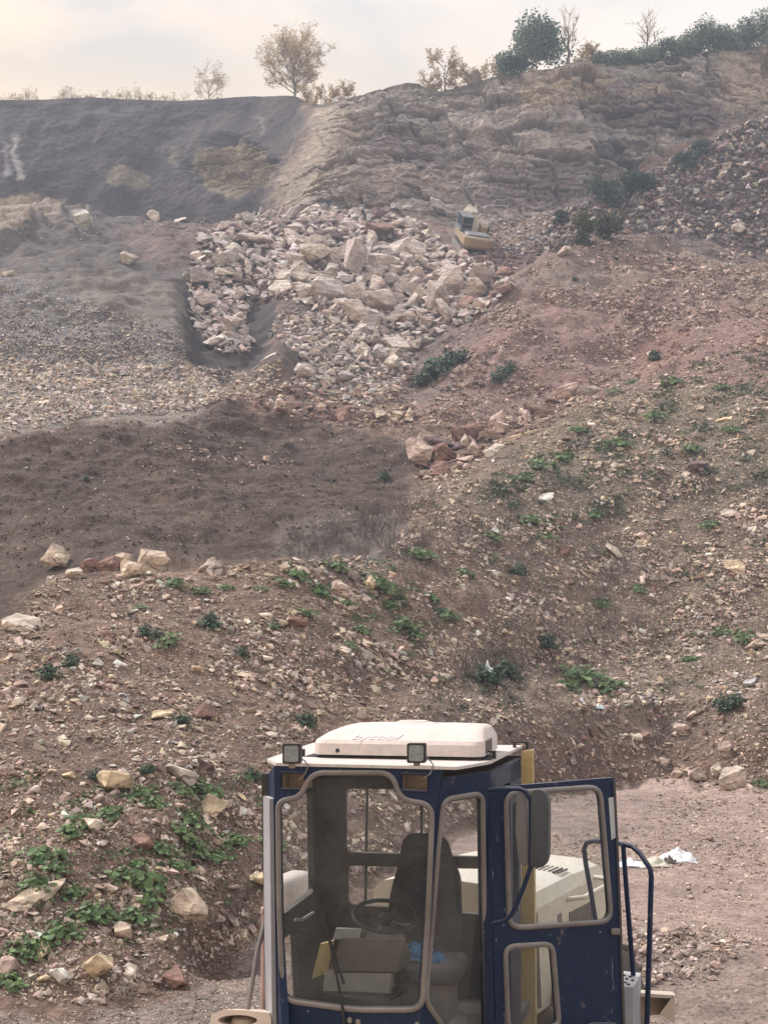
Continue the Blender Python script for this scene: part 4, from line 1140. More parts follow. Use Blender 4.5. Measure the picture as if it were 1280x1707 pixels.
for k, (u, hh) in enumerate(((1010, 34), (1040, 44), (1064, 40), (1108, 46), (1132, 52), (1160, 70), (1200, 74), (1228, 66))):
    bare_tree(rim(u, 3), hh * PR, hh * 0.4 * PR, 190 + k, ['first', 'second', 'third', 'fourth', 'fifth', 'sixth', 'seventh', 'eighth'][k] + ' from left of the thin bare saplings poking above the hedge on the right rim', 'bare saplings in the hedge', first=0.1, limbs=8, kids=5, leaves=0.1, upward=1.6)
# the broken dark trunk leaning over the rim
st = empty('tree_stump', rim(788), 'dark broken tree trunk with a leaning limb on the right rim', 'stump')
q = TreeMesh(); b0 = rim(792)
q.tube([b0 + Vector((0, 0, -0.5)), b0 + Vector((0.1, 0, 0.8)), b0 + Vector((0, 0.1, 1.9))], 0.75, 0.5, 8)
q.tube([b0 + Vector((-0.1, 0, 0.7)), b0 + Vector((-0.9, 0, 1.6)), b0 + Vector((-1.7, 0.1, 2.3))], 0.26, 0.12, 6)
q.build('trunk', M_BARK, st)
# bushes on the foot of the face
g_b = 'bushes at the foot of the rock face'
for (u, v, ww, hh, col, lab, sd) in (
    (1012, 345, 78, 74, (0.040, 0.062, 0.042), 'dark green bush at the foot of the rock face, left of its twin', 160),
    (1066, 325, 80, 58, (0.042, 0.064, 0.044), 'dark green bush on the scree right of its taller twin', 161),
    (972, 412, 56, 74, (0.088, 0.088, 0.050), 'olive brown bush behind the crest of the right hill', 162),
    (1012, 400, 60, 52, (0.085, 0.085, 0.052), 'lower olive bush right of the tall olive brown one', 163),
    (1142, 290, 44, 44, (0.085, 0.105, 0.075), 'pale sage bush high on the dark scree', 164),
    (1168, 262, 36, 34, (0.080, 0.100, 0.070), 'small sage bush above the pale sage one', 165),
    (938, 372, 34, 24, (0.060, 0.075, 0.050), 'small dark bush at the bottom of the face right of the excavator', 166)):
    p, n = spot(u, v)
    leafy(p - Vector((0, 0, 0.2)), ww * p.y / FPX, hh * p.y / FPX, sd, lab, 'bush', g_b, n=1700, leaf=0.14, col=col, lobes=9, low=0.0, name='bush')
# weeds
def weed_meshes(seed, n, col, upright=0.3, leaf=0.058, rad=0.28):
    r = np.random.default_rng(seed)
    V, Fc, Cc = [], [], []
    for k in range(n):
        an = r.uniform(0, 6.28); rr = rad * r.uniform(0.05, 1) ** 0.7
        c = np.array([math.cos(an) * rr, math.sin(an) * rr * 0.9, 0.03 + r.uniform(0, 0.15) + upright * 0.25 * (1 - rr / rad) * r.uniform(0.3, 1)])
        nrm = np.array([math.cos(an) * 0.5, math.sin(an) * 0.5, 1.0]) + r.normal(0, 0.35, 3); nrm /= np.linalg.norm(nrm)
        x = np.cross(nrm, [0.3, 0.9, 0.1]); x /= np.linalg.norm(x); y = np.cross(nrm, x)
        sz = leaf * r.uniform(0.5, 1.25)
        k0 = len(V)
        col_ = jcol(col, r, 0.5)
        for q in range(7):
            t = 2 * math.pi * q / 7
            V.append(c + (x * math.cos(t) + y * math.sin(t) * 0.82) * sz + nrm * 0.12 * sz * math.cos(2 * t)); Cc.append(col_)
        V.append(c - nrm * sz * 0.14); Cc.append(col_)
        for q in range(7): Fc.append([k0 + q, k0 + (q + 1) % 7, k0 + 7])
    nl = len(V) // 8
    for k in range(nl):                                  # leaf stalks meeting at the root
        c = V[k * 8 + 7]; k0 = len(V)
        d = np.array([-c[1], c[0], 0.0]); d = d / (np.linalg.norm(d) + 1e-6) * 0.006
        V += [np.array([0, 0, -0.01]) + d, np.array([0, 0, -0.01]) - d, np.array(c)]; Cc += [tuple(x * 0.8 for x in col)] * 3
        Fc.append([k0, k0 + 1, k0 + 2])
    return np_mesh('weed', np.array(V), np.array(Fc), M_LEAF, np.array(Cc))
GREEN, DARKG = (0.13, 0.20, 0.085), (0.050, 0.088, 0.050)
W_LEAFY = [weed_meshes(200 + k, 66, GREEN, 0.45, 0.056, 0.33) for k in range(4)]
W_FINE = [weed_meshes(210 + k, 150, DARKG, 0.9, 0.036, 0.26) for k in range(3)]
WEEDS = (
    ('leafy', 'leafy green weeds on the left slope', 'leafy weeds on the left slope', ((70, 1432, 62), (55, 1478, 50), (90, 1450, 36), (135, 1370, 38), (120, 1388, 34), (230, 1332, 58), (256, 1346, 40), (346, 1326, 50), (300, 1322, 30), (316, 1376, 54), (390, 1408, 46), (296, 1392, 40), (336, 1432, 46), (232, 1466, 66), (204, 1462, 44), (290, 1446, 46), (366, 1432, 44), (114, 1492, 30), (166, 1528, 62), (228, 1536, 54), (100, 1562, 58), (42, 1592, 50), (20, 1642, 46), (140, 1532, 34), (60, 1580, 44), (262, 1420, 40), (180, 1360, 30), (440, 1412, 18), (320, 1410, 34), (250, 1500, 30))),
    ('leafy', 'green weeds in the middle slope above the cab', 'weeds of the middle slope', ((290, 978, 36), (335, 990, 32), (376, 983, 26), (490, 963, 40), (470, 976, 34), (530, 990, 40), (556, 950, 42), (620, 975, 50), (640, 984, 34), (700, 932, 50), (280, 1077, 42), (510, 1026, 32), (605, 1056, 32), (676, 1046, 44), (692, 1062, 34), (750, 1030, 40), (455, 1046, 22), (576, 1078, 26), (236, 1016, 22), (656, 1010, 30), (720, 1000, 30), (436, 985, 24), (580, 1010, 28))),
    ('leafy', 'green weeds on the right slope above the bank', 'weeds of the right slope', ((976, 1136, 66), (1012, 1150, 44), (950, 1148, 36), (1236, 1066, 36), (1200, 1060, 30), (1150, 1104, 32), (1272, 1312, 30), (1022, 656, 26), (1050, 640, 22), (1120, 640, 34), (900, 782, 46), (940, 770, 40), (870, 802, 36), (1030, 746, 44), (1090, 702, 40), (960, 722, 34), (880, 872, 38), (910, 902, 32), (1150, 752, 36), (1204, 652, 32), (1000, 1010, 28), (1060, 985, 24), (1180, 880, 30), (1216, 720, 28), (990, 860, 30), (820, 900, 34), (775, 960, 30))),
    ('fine', 'dark scrubby shrubs dotted over the slopes', 'dark scrub on the slopes', ((82, 1134, 48), (118, 1112, 36), (350, 1048, 44), (400, 1096, 34), (244, 1060, 34), (262, 1066, 30), (800, 1136, 46), (842, 1130, 48), (822, 1140, 40), (1206, 1182, 42), (1228, 1176, 36), (832, 634, 40), (850, 622, 30), (724, 632, 60), (748, 614, 54), (700, 644, 40), (770, 602, 36), (1112, 436, 12), (1026, 433, 10), (956, 468, 14), (640, 800, 26), (140, 802, 16), (424, 1300, 36), (1090, 600, 30), (508, 1210, 40), (300, 1206, 34), (160, 1300, 34), (905, 1078, 40), (240, 1290, 30), (860, 960, 36))),
)
for kind, what, grp, lst in WEEDS:
    lst = sorted(lst)
    for k, (u, v, wp) in enumerate(lst):
        p, n = spot(u, v)
        meshes = W_LEAFY if kind == 'leafy' else W_FINE
        o = add('weed', meshes[k % len(meshes)])
        sc = 0.5 * wp * p.y / FPX / 0.28
        if kind == 'leafy' and p.y < 60: sc = max(sc, 0.7)
        o.scale = (sc * 1.1, sc * 1.1, sc * (0.9 if kind == 'leafy' else 1.1))
        o.location = p - Vector((0, 0, 0.02))
        nz = (n * 0.6 + Vector((0, 0, 0.6))).normalized()
        o.rotation_euler = (nz.to_track_quat('Z', 'Y') @ Matrix.Rotation(k * 1.7, 3, 'Z').to_quaternion()).to_euler()
        num = ['', 'second', 'third', 'fourth', 'fifth', 'sixth', 'seventh', 'eighth', 'ninth', 'tenth', 'eleventh', 'twelfth', 'thirteenth', 'fourteenth', 'fifteenth', 'sixteenth', 'seventeenth', 'eighteenth', 'nineteenth', 'twentieth']
        kk, side = (k, 'left') if k < len(lst) / 2 else (len(lst) - 1 - k, 'right')
        lab = f'{side}most of the {what}' if kk == 0 else f'{num[kk]} from {side} of the {what}'
        props(o, lab, 'weed', grp)
# low ground cover and dry stalks nobody could count
def strewn(name, specs, seed, kind):
    r = np.random.default_rng(seed)
    V, Fc, Cc = [], [], []
    for poly, n, size, col, dens in specs:
        a = np.array(poly); lo, hi_ = a.min(0), a.max(0)
        u = r.uniform(lo[0], hi_[0], n * 6); v = r.uniform(lo[1], hi_[1], n * 6)
        k = inpoly(u, v, poly)
        if dens is not None: k &= r.uniform(size=len(u)) < np.clip(dens(u, v) * 1.6 - 0.6, 0, 1)
        u, v = u[k][:n], v[k][:n]
        i, j = hit(u, v)
        for q in range(len(u)):
            p = np.array([HX[i[q], j[q]], HY[i[q], j[q]], HZ[i[q], j[q]]])
            s_ = r.uniform(*size) * p[1] / FPX
            c = jcol(col, r, 0.35); k0 = len(V)
            if kind == 'leaf':
                p = p + np.array([r.normal(0, s_), r.normal(0, s_), s_ * 0.4])
                d = r.normal(size=3); d[2] = abs(d[2]) + 0.6; d /= np.linalg.norm(d)
                x = np.cross(d, [0.2, 0.8, 0.1]); x /= np.linalg.norm(x); y = np.cross(d, x)
                V += [p - x * s_, p + y * s_ * 0.6, p + x * s_, p - y * s_ * 0.6]; Cc += [c] * 4
                Fc.append([k0, k0 + 1, k0 + 2, k0 + 3])
            else:
                top = p + np.array([r.normal(0, 0.3) * s_, r.normal(0, 0.2) * s_, s_ * r.uniform(0.5, 1)])
                w_ = 0.36 * p[1] / FPX
                mid = (p + top) / 2 + np.array([r.normal(0, 0.05) * s_, 0, 0])
                V += [p + [-w_, 0, 0], p + [w_, 0, 0], mid + [w_ * 0.8, 0, 0], mid + [-w_ * 0.8, 0, 0], top + [w_ * 0.3, 0, 0], top + [-w_ * 0.3, 0, 0]]; Cc += [c] * 6
                Fc += [[k0, k0 + 1, k0 + 2, k0 + 3], [k0 + 3, k0 + 2, k0 + 4, k0 + 5]]
    props(add(name, np_mesh(name, np.array(V), np.array(Fc), M_LEAF, np.array(Cc))), kind='stuff')
strewn('ground_cover', [
    ([(760, 820), (880, 740), (1010, 670), (1130, 610), (1320, 560), (1320, 800), (1100, 840), (900, 900), (780, 960)], 8500, (1.6, 4.6), (0.095, 0.115, 0.07), clump(45, 0.1, 31)),
    ([(640, 980), (900, 920), (1320, 830), (1320, 1150), (900, 1170), (660, 1150)], 3800, (1.6, 4.4), (0.095, 0.115, 0.065), clump(38, -0.1, 32)),
    ([(440, 940), (640, 930), (760, 1040), (680, 1100), (560, 1020)], 1600, (2, 5), (0.10, 0.155, 0.07), clump(26, 0.1, 33)),
    ([(-40, 1290), (450, 1290), (450, 1480), (300, 1560), (-40, 1640)], 2600, (2, 5.5), (0.11, 0.165, 0.075), clump(50, 0.0, 34)),
    ([(690, 640), (780, 580), (870, 610), (820, 650), (740, 655)], 1300, (1, 3), (0.055, 0.075, 0.05), clump(30, 0.1, 35)),
    ([(700, 1130), (880, 1110), (890, 1180), (700, 1190)], 700, (1.5, 4), (0.07, 0.085, 0.05), clump(30, 0.1, 36)),
    ([(800, 800), (900, 760), (960, 800), (850, 860)], 1500, (1.6, 4.2), (0.09, 0.12, 0.07), clump(30, 0.1, 37))], 300, 'leaf')
strewn('dry_grass', [
    ([(460, 930), (480, 890), (560, 872), (640, 850), (720, 820), (740, 880), (690, 935), (580, 940)], 1300, (6, 40), (0.13, 0.112, 0.10), clump(30, 0.25, 40)),
    ([(640, 940), (760, 870), (860, 870), (760, 960), (660, 990)], 420, (8, 30), (0.10, 0.085, 0.075), None),
    ([(300, 1560), (430, 1480), (440, 1560), (330, 1650), (270, 1650)], 330, (12, 60), (0.11, 0.09, 0.075), clump(24, 0.2, 41)),
    ([(200, 1400), (440, 1380), (440, 1480), (200, 1500)], 150, (14, 40), (0.11, 0.09, 0.075), None),
    ([(-40, 1290), (450, 1290), (440, 1560), (-40, 1640)], 420, (8, 34), (0.10, 0.08, 0.06), None),
    ([(0, 1060), (900, 1000), (1320, 900), (1320, 1150), (0, 1260)], 1100, (5, 20), (0.11, 0.09, 0.07), clump(60, 0.0, 38)),
    ([(770, 1100), (870, 1100), (880, 1150), (770, 1150)], 260, (10, 34), (0.075, 0.07, 0.055), None),
    ([(880, 1110), (930, 1040), (930, 1110)], 120, (10, 40), (0.085, 0.06, 0.055), None),
    ([(850, 860), (1320, 600), (1320, 900), (850, 1000)], 800, (4, 14), (0.12, 0.10, 0.07), clump(60, 0.0, 39))], 301, 'stalk')
# ------------------------------------------------------------------ the wheel loader
class Plane:
    """a plane through three world points; at(u, v, off) is where the photograph's pixel meets it, moved `off` metres away from the camera"""
    def __init__(s, a, b_, c):
        s.a = Vector(a); s.n = (Vector(b_) - s.a).cross(Vector(c) - s.a).normalized()
        if s.n.y < 0: s.n = -s.n
    def at(s, u, v, off=0.0):
        d = ray(u, v); o = Vector((0, 0, EYE))
        t = (s.a - o).dot(s.n) / d.dot(s.n)
        return o + d * t + s.n * off
def rrect(x0, y0, x1, y1, r, n=5):
    out_ = []
    for cx_, cy_, a0 in ((x1 - r, y0 + r, -90), (x1 - r, y1 - r, 0), (x0 + r, y1 - r, 90), (x0 + r, y0 + r, 180)):
        for k in range(n + 1):
            a = R(a0 + 90 * k / n)
            out_.append((cx_ + r * math.cos(a), cy_ + r * math.sin(a)))
    return out_
def roundpoly(pts, r, n=4):
    """rounds the corners of a pixel polygon"""
    out_ = []; m = len(pts)
    for i in range(m):
        p0, p1, p2 = Vector(pts[i - 1]), Vector(pts[i]), Vector(pts[(i + 1) % m])
        a, c = (p0 - p1), (p2 - p1)
        rr = min(r, a.length * 0.45, c.length * 0.45)
        s_, e = p1 + a.normalized() * rr, p1 + c.normalized() * rr
        for k in range(n + 1):
            t = k / n
            out_.append(tuple(s_ * (1 - t) ** 2 + p1 * 2 * t * (1 - t) + e * t * t))
    return out_
def panel(mb, pl, outer, holes=(), th=0.03, off=0.0):
    polys = [outer] + list(holes)
    flatp = [p for q in polys for p in q]
    tri = tessellate_polygon([[Vector((p[0], p[1], 0)) for p in q] for q in polys])
    f = [pl.at(*p, off) for p in flatp]; bk = [pl.at(*p, off) + pl.n * th for p in flatp]
    n = len(f)
    fs = [list(t) for t in tri] + [[i + n for i in t[::-1]] for t in tri]
    k = 0
    for q in polys:
        m = len(q)
        for i in range(m):
            a, c = k + i, k + (i + 1) % m
            fs.append([a, c, c + n, a + n])
        k += m
    mb.addm(f + bk, fs)
    return mb
def seal(pl, pts, r, off=0.0):
    m_ = MB()
    m_.tube([pl.at(*p, off) for p in pts], r, 8, closed=True)
    return m_
M_BLUE = painted('navy_paint', (0.006, 0.018, 0.056), (0.30, 0.26, 0.24), -0.05, (0.36, 0.36, 0.35), 0.25, 0.5, bmp=0.1, spec=0.25, scuff=1.1)
M_BLUEW = painted('worn_navy_paint', (0.005, 0.016, 0.050), (0.28, 0.25, 0.23), 0.0, (0.40, 0.42, 0.42), 0.4, 0.5, bmp=0.15, scale=1.4, spec=0.25, scuff=1.5)
M_ROOF = painted('dusty_white_paint', (0.52, 0.49, 0.47), (0.56, 0.47, 0.43), 0.3, rough=0.7)
M_ACW = painted('air_unit_plastic', (0.62, 0.56, 0.53), (0.60, 0.47, 0.42), 0.3, rough=0.6)
M_CREAM = painted('cream_paint', (0.66, 0.58, 0.43), (0.68, 0.61, 0.56), 0.5, rough=0.5)
M_YEL = painted('yellow_paint', (0.60, 0.44, 0.16), (0.58, 0.48, 0.36), 0.3, rough=0.5)
M_RUB = painted('rubber_seal', (0.075, 0.07, 0.068), (0.40, 0.36, 0.34), 0.5, rough=0.8)
M_BLK = plain('black_plastic', (0.018, 0.018, 0.02), 0.55, 0.3, 20)
M_DGR = painted('dark_trim', (0.040, 0.040, 0.043), (0.25, 0.21, 0.19), 0.22, rough=0.8)
M_INT = painted('cab_lining', (0.040, 0.038, 0.036), (0.18, 0.15, 0.135), 0.22, rough=0.9)
M_GRY = painted('grey_paint', (0.22, 0.24, 0.28), (0.52, 0.49, 0.48), 0.45, rough=0.7)
M_STEEL = painted('bare_steel', (0.16, 0.15, 0.15), (0.36, 0.29, 0.25), 0.4, rough=0.6, metal=0.3)
M_TYRE = painted('tyre_rubber', (0.025, 0.024, 0.024), (0.30, 0.24, 0.2), 0.5, rough=0.95)
M_TAN = painted('tan_panel', (0.46, 0.38, 0.30), (0.58, 0.48, 0.42), 0.4, rough=0.8)
M_PINK = painted('dusty_red_pipe', (0.33, 0.20, 0.165), (0.50, 0.40, 0.36), 0.45, rough=0.8)
M_BAG = plain('blue_plastic', (0.03, 0.20, 0.42), 0.35, 0.3, 12)
def glass_material():
    m, t, b = new_mat('dusty_glass')
    co = N(t, 'ShaderNodeTexCoord').outputs['Object']
    t.nodes.remove(b)
    tr = N(t, 'ShaderNodeBsdfTransparent'); tr.inputs['Color'].default_value = (0.90, 0.92, 0.92, 1)
    gl = N(t, 'ShaderNodeBsdfGlossy'); gl.inputs['Roughness'].default_value = 0.05
    df = N(t, 'ShaderNodeBsdfDiffuse'); df.inputs['Color'].default_value = (0.37, 0.365, 0.36, 1)
    fr = N(t, 'ShaderNodeLayerWeight'); fr.inputs['Blend'].default_value = 0.25
    frf = mul(t, mul(t, fr.outputs['Facing'], fr.outputs['Facing']), 0.6)
    a = N(t, 'ShaderNodeMixShader'); L(t, frf, a.inputs[0]); L(t, tr.outputs[0], a.inputs[1]); L(t, gl.outputs[0], a.inputs[2])
    c = N(t, 'ShaderNodeMixShader')
    n1, n2 = noise(t, co, 2.0, 6, 0.7), noise(t, co, 30, 4, 0.7)
    L(t, mul(t, ramp(t, n1, 0.32, 0.75, 0.03, 0.13), ramp(t, n2, 0.3, 0.75, 0.6, 1.3)), c.inputs[0])
    L(t, a.outputs[0], c.inputs[1]); L(t, df.outputs[0], c.inputs[2])
    L(t, c.outputs[0], t.nodes['Material Output'].inputs['Surface'])
    return m
M_GLASS = glass_material()
def seat_material():
    m, t, b = new_mat('patterned_seat_cloth')
    co = N(t, 'ShaderNodeTexCoord').outputs['Object']
    br = N(t, 'ShaderNodeTexVoronoi', feature='DISTANCE_TO_EDGE'); br.inputs['Scale'].default_value = 22
    L(t, co, br.inputs['Vector'])
    n1 = noise(t, co, 9, 5, 0.6)
    c = mixc(t, ramp(t, n1, 0.35, 0.65), (0.022, 0.025, 0.036), (0.050, 0.053, 0.064))
    c = mixc(t, ramp(t, br.outputs['Distance'], 0.02, 0.05), (0.014, 0.015, 0.023), c)
    L(t, c, b.inputs['Base Color']); b.inputs['Roughness'].default_value = 0.95
    return m
M_SEAT = seat_material()

LD = empty('wheel_loader', (0.1, 9.4, 0), 'navy and cream wheel loader with empty cab, open door and white roof unit in foreground', 'wheel loader')
ex, ey = Vector((0.978, -0.209, 0)), Vector((0.209, 0.978, 0))
A0, B0 = P(460, 1277, 8.44), P(728, 1280, 8.20)
PF = Plane(A0, B0, P(465, 1690, 8.44))
PC = Plane(B0, PF.at(703, 1690), P(815, 1290, 8.58))
PS = Plane(P(447, 1290, 8.76), P(528, 1290, 10.2), P(452, 1700, 8.76))       # left side wall
PB = Plane(P(528, 1290, 10.2), P(880, 1290, 9.98), P(528, 1700, 10.2))       # rear wall
PLC = Plane(A0, P(465, 1690, 8.44), P(447, 1290, 8.76))                       # narrow left corner
PRS = Plane(P(815, 1290, 8.58), P(880, 1260, 9.98), P(822, 1700, 8.58))      # right side wall
# cab shell
WS = roundpoly([(464, 1334), (500, 1330), (520, 1288), (654, 1288), (668, 1334), (721, 1340), (714, 1520), (704, 1683), (590, 1683), (472, 1667), (466, 1520)], 24, 5)
rec1 = [(469, 1287), (509, 1288), (508, 1316), (468, 1315)]
rec2 = [(669, 1289), (714, 1291), (713, 1320), (669, 1317)]
shell = MB()
panel(shell, PF, [(457, 1277), (738, 1280), (727, 1345), (720, 1450), (712, 1560), (703, 1690), (690, 1830), (476, 1830), (462, 1560)], [WS, rec1, rec2], 0.05)
CG = roundpoly([(738, 1333), (803, 1322), (806, 1500), (812, 1745), (760, 1745), (708, 1668), (718, 1560), (729, 1420)], 16, 5)
panel(shell, PC, [(738, 1296), (817, 1287), (822, 1500), (829, 1830), (690, 1830), (703, 1690), (712, 1560), (720, 1450), (728, 1345)], [CG], 0.05)
panel(shell, PLC, [(457, 1277), (462, 1560), (476, 1830), (452, 1830), (447, 1290)], [], 0.05)
cab = shell.build('cab', M_BLUE, LD)
# grey painted left corner strip and side wall
s_ = MB()
panel(s_, PS, [(447, 1290), (529, 1268), (532, 1720), (456, 1830)], [roundpoly([(458, 1340), (521, 1318), (524, 1486), (462, 1532)], 8), roundpoly([(462, 1572), (494, 1550), (500, 1668), (466, 1700)], 6)], 0.05)
s_.build('side_wall', M_INT, cab)
s_ = MB()
panel(s_, PLC, roundpoly([(446.5, 1326), (457.5, 1330), (464, 1830), (456, 1830), (450, 1640)], 2), [], 0.03, -0.035)
s_.build('corner_trim', M_GRY, cab)
for rc_ in (rec1, rec2):                                 # open lamp recesses in the header
    s_ = MB()
    f = [PF.at(*p, 0.01) for p in rc_]; bk = [PF.at(*p, 0.20) for p in rc_]
    s_.addm(f + bk, [[0, 1, 5, 4], [1, 2, 6, 5], [2, 3, 7, 6], [3, 0, 4, 7], [4, 5, 6, 7]])
    rco = s_.build('lamp_recess', M_TAN, cab)
    s_ = MB(); s_.tube([PF.at(*p, -0.004) for p in rc_], 0.008, 6, closed=True)
    s_.build('recess_lip', M_BLUEW, rco)
s_ = MB()                                                # rear wall with its two rows of windows
RW = [roundpoly([(577, 1315), (700, 1316), (700, 1424), (577, 1421)], 9), roundpoly([(704, 1316), (842, 1318), (842, 1430), (704, 1426)], 9),
      roundpoly([(580, 1443), (700, 1446), (700, 1516), (580, 1508)], 9), roundpoly([(704, 1447), (842, 1449), (843, 1528), (704, 1517)], 9)]
panel(s_, PB, [(526, 1262), (868, 1259), (868, 1760), (530, 1760)], RW, 0.06)
s_.tube([PB.at(610, 1290, 0.09), PB.at(606, 1530, 0.09)], 0.012, 6)
rear = s_.build('rear_wall', M_INT, cab)
s_ = MB()                                                # right side: header beam, corner post, low sill
panel(s_, PRS, [(815, 1290), (868, 1264), (868, 1296), (818, 1318)], [], 0.05)
panel(s_, PRS, [(816, 1290), (824, 1290), (834, 1830), (824, 1830)], [], 0.06)
panel(s_, PRS, [(850, 1276), (868, 1264), (868, 1750), (852, 1760)], [roundpoly([(854, 1340), (864, 1334), (864, 1520), (855, 1526)], 3)], 0.05)
s_.build('door_frame', M_BLUEW, cab)
s_ = MB()                                                # floor and rear lower panel
fl = [Vector((-0.72, 8.5, 1.32)), Vector((0.40, 8.25, 1.32)), Vector((0.75, 8.6, 1.32)), Vector((1.15, 9.9, 1.32)), Vector((-0.5, 10.1, 1.32))]
s_.addm(fl + [p - Vector((0, 0, 0.08)) for p in fl], [[0, 1, 2, 3, 4], [9, 8, 7, 6, 5]] + [[i, (i + 1) % 5, (i + 1) % 5 + 5, i + 5] for i in range(5)])
s_.build('cab_floor', M_INT, cab)
# roof slab
ZR = 3.27
def at_z(u, v, z):
    d = ray(u, v); t = (z - EYE) / d.z
    return Vector((0, 0, EYE)) + d * t
rf = [(A0.x + 0.0, A0.y - 0.015), (B0.x + 0.13, B0.y - 0.06), (P(817, 1290, 8.55).x, 8.55), (1.135, 10.0), (-0.60, 10.26), (-0.835, 8.74)]
zA = A0.z
s_ = MB()
top = [Vector((x, y, zA + 0.022 + 0.012 * (y - 8.3) / 1.8)) for x, y in rf]; bot = [p - Vector((0, 0, 0.02)) for p in top]
s_.addm(top + bot, [[0, 1, 2, 3, 4, 5], [11, 10, 9, 8, 7, 6]] + [[i, (i + 1) % 6, (i + 1) % 6 + 6, i + 6] for i in range(6)])
roof = s_.build('roof', M_ROOF, LD)
s_ = MB()
s_.addm([p - Vector((0, 0, 0.03)) for p in [Vector((x * 0.8, 9.25 + (y - 9.25) * 0.72, t_.z)) for (x, y), t_ in zip(rf, top)]] +
        [p - Vector((0, 0, 0.08)) for p in [Vector((x * 0.8, 9.25 + (y - 9.25) * 0.72, t_.z)) for (x, y), t_ in zip(rf, top)]],
        [[0, 1, 2, 3, 4, 5], [11, 10, 9, 8, 7, 6]] + [[i, (i + 1) % 6, (i + 1) % 6 + 6, i + 6] for i in range(6)])
s_.build('roof_lining', M_INT, roof)
for (u, v, Y) in ((812, 1278, 8.78), (868, 1248, 9.75), (494, 1262, 8.95)):          # small lifting brackets
    s_ = MB(); c = P(u, v, Y); c.z = zA + 0.045
    M3 = Matrix((ex, ey, Vector((0, 0, 1)))).transposed()
    for dx in (-0.05, 0.05): s_.box(c + ex * dx, (0.022, 0.05, 0.05), M3)
    s_.box(c + Vector((0, 0, 0.028)), (0.12, 0.05, 0.012), M3)
    s_.build('bracket', M_BLK, roof)
# glass and seals
def pane(name, pl, pts, r, off_g=0.012, rub=M_RUB, parent=cab, sealoff=-0.004):
    g = MB(); panel(g, pl, pts, [], 0.006, off_g)
    o = g.build(name, M_GLASS, parent)
    seal(pl, pts, r, sealoff).build('rubber_seal', rub, o, smooth=60)
    cen = (sum(p[0] for p in pts) / len(pts), sum(p[1] for p in pts) / len(pts))
    inn = [(p[0] + (cen[0] - p[0]) * 0.022, p[1] + (cen[1] - p[1]) * 0.016) for p in pts]
    seal(pl, inn, r * 0.55, sealoff + 0.002).build('inner_lip', M_DGR, o, smooth=60)
    return o
pane('windscreen', PF, WS, 0.019)
pane('corner_window', PC, CG, 0.019)
# air conditioner on the roof
ac_c = (A0 + B0) / 2 + ey * 0.86 + ex * 0.20
ac_z = zA + 0.03
def acp(x, y, z): return Vector((ac_c.x, ac_c.y, 0)) + ex * x + ey * y + Vector((0, 0, ac_z + z))
s_ = MB()
rings = []
prof = [(0.0, 0.0, 0.0, 0.02), (0.0, 0.0, 0.0, 0.10), (0.01, 0.0, 0.02, 0.125), (0.075, 0.018, 0.13, 0.172), (0.135, 0.03, 0.20, 0.197), (0.175, 0.05, 0.28, 0.212), (0.30, 0.20, 0.40, 0.220)]
for (l, r_i, fb, z) in prof:
    x0, x1, y0, y1 = -0.62 + l, 0.62 - r_i, -0.44 + fb, 0.50 - fb * 0.5
    rings.append([acp(px_, py_, z) for px_, py_ in rrect(x0, y0, x1, y1, 0.09, 6)])
m_ = len(rings[0]); vs = [p for rg in rings for p in rg]; fs = []
for i in range(len(rings) - 1):
    for k in range(m_):
        fs.append([i * m_ + k, i * m_ + (k + 1) % m_, (i + 1) * m_ + (k + 1) % m_, (i + 1) * m_ + k])
fs.append(list(range(m_))[::-1]); fs.append([(len(rings) - 1) * m_ + k for k in range(m_)])
s_.addm(vs, fs)
ac = s_.build('air_conditioner', M_ACW, LD, smooth=24)
s_ = MB(); M_ = Matrix.Translation(acp(0.02, 0.12, 0.218))
s_.lathe([(0.0, 0.016), (0.13, 0.014), (0.19, 0.004), (0.2, -0.01)], M_, 28)
s_.lathe([(0.085, 0.017), (0.1, 0.024), (0.115, 0.017)], M_, 28)
s_.build('fan_cover', M_ACW, ac, smooth=40)
s_ = MB()
s_.box(acp(0.0, 0.02, 0.0), (1.20, 0.86, 0.05), Matrix((ex, ey, Vector((0, 0, 1)))).transposed(), 0.02)
for x in (-0.62, 0.60): s_.box(acp(x, -0.2, -0.008), (0.14, 0.34, 0.03), Matrix((ex, ey, Vector((0, 0, 1)))).transposed(), 0.012)
s_.build('base_tray', M_BLK, ac)
s_ = MB()                                                # louvre at the right end
for k in range(9):
    s_.tube([acp(0.622, -0.30 + 0.035 * k, 0.045), acp(0.622, -0.27 + 0.035 * k, 0.118)], 0.0045, 4)
for k in range(6):
    s_.tube([acp(0.622, -0.30, 0.045 + 0.0145 * k), acp(0.622, 0.02, 0.045 + 0.0145 * k)], 0.0035, 4)
s_.tube([acp(0.621, -0.31, 0.04), acp(0.621, 0.03, 0.04), acp(0.621, 0.03, 0.122), acp(0.621, -0.31, 0.122)], 0.006, 5, closed=True)
s_.build('louvre', M_STEEL, ac)
s_ = MB()
s_.box(acp(0.6195, -0.14, 0.081), (0.004, 0.33, 0.08), Matrix((ex, ey, Vector((0, 0, 1)))).transposed())
s_.build('louvre_back', M_BLK, ac)
s_ = MB(); s_.lathe([(0.0, 0.004), (0.014, 0.004), (0.016, -0.004)], Matrix.Translation(acp(-0.43, -0.441, 0.05)) @ Matrix.Rotation(R(90), 4, 'X'), 12); s_.build('screw_plug', M_BLK, ac)
tx = bpy.data.curves.new('lettering', 'FONT'); tx.body = 'bycool'; tx.size = 0.125; tx.shear = 0.45; tx.extrude = 0.0003; tx.align_x = 'CENTER'; tx.space_character = 1.02
tob = bpy.data.objects.new('lettering_curve', tx); COL.objects.link(tob)
bpy.context.view_layer.update()
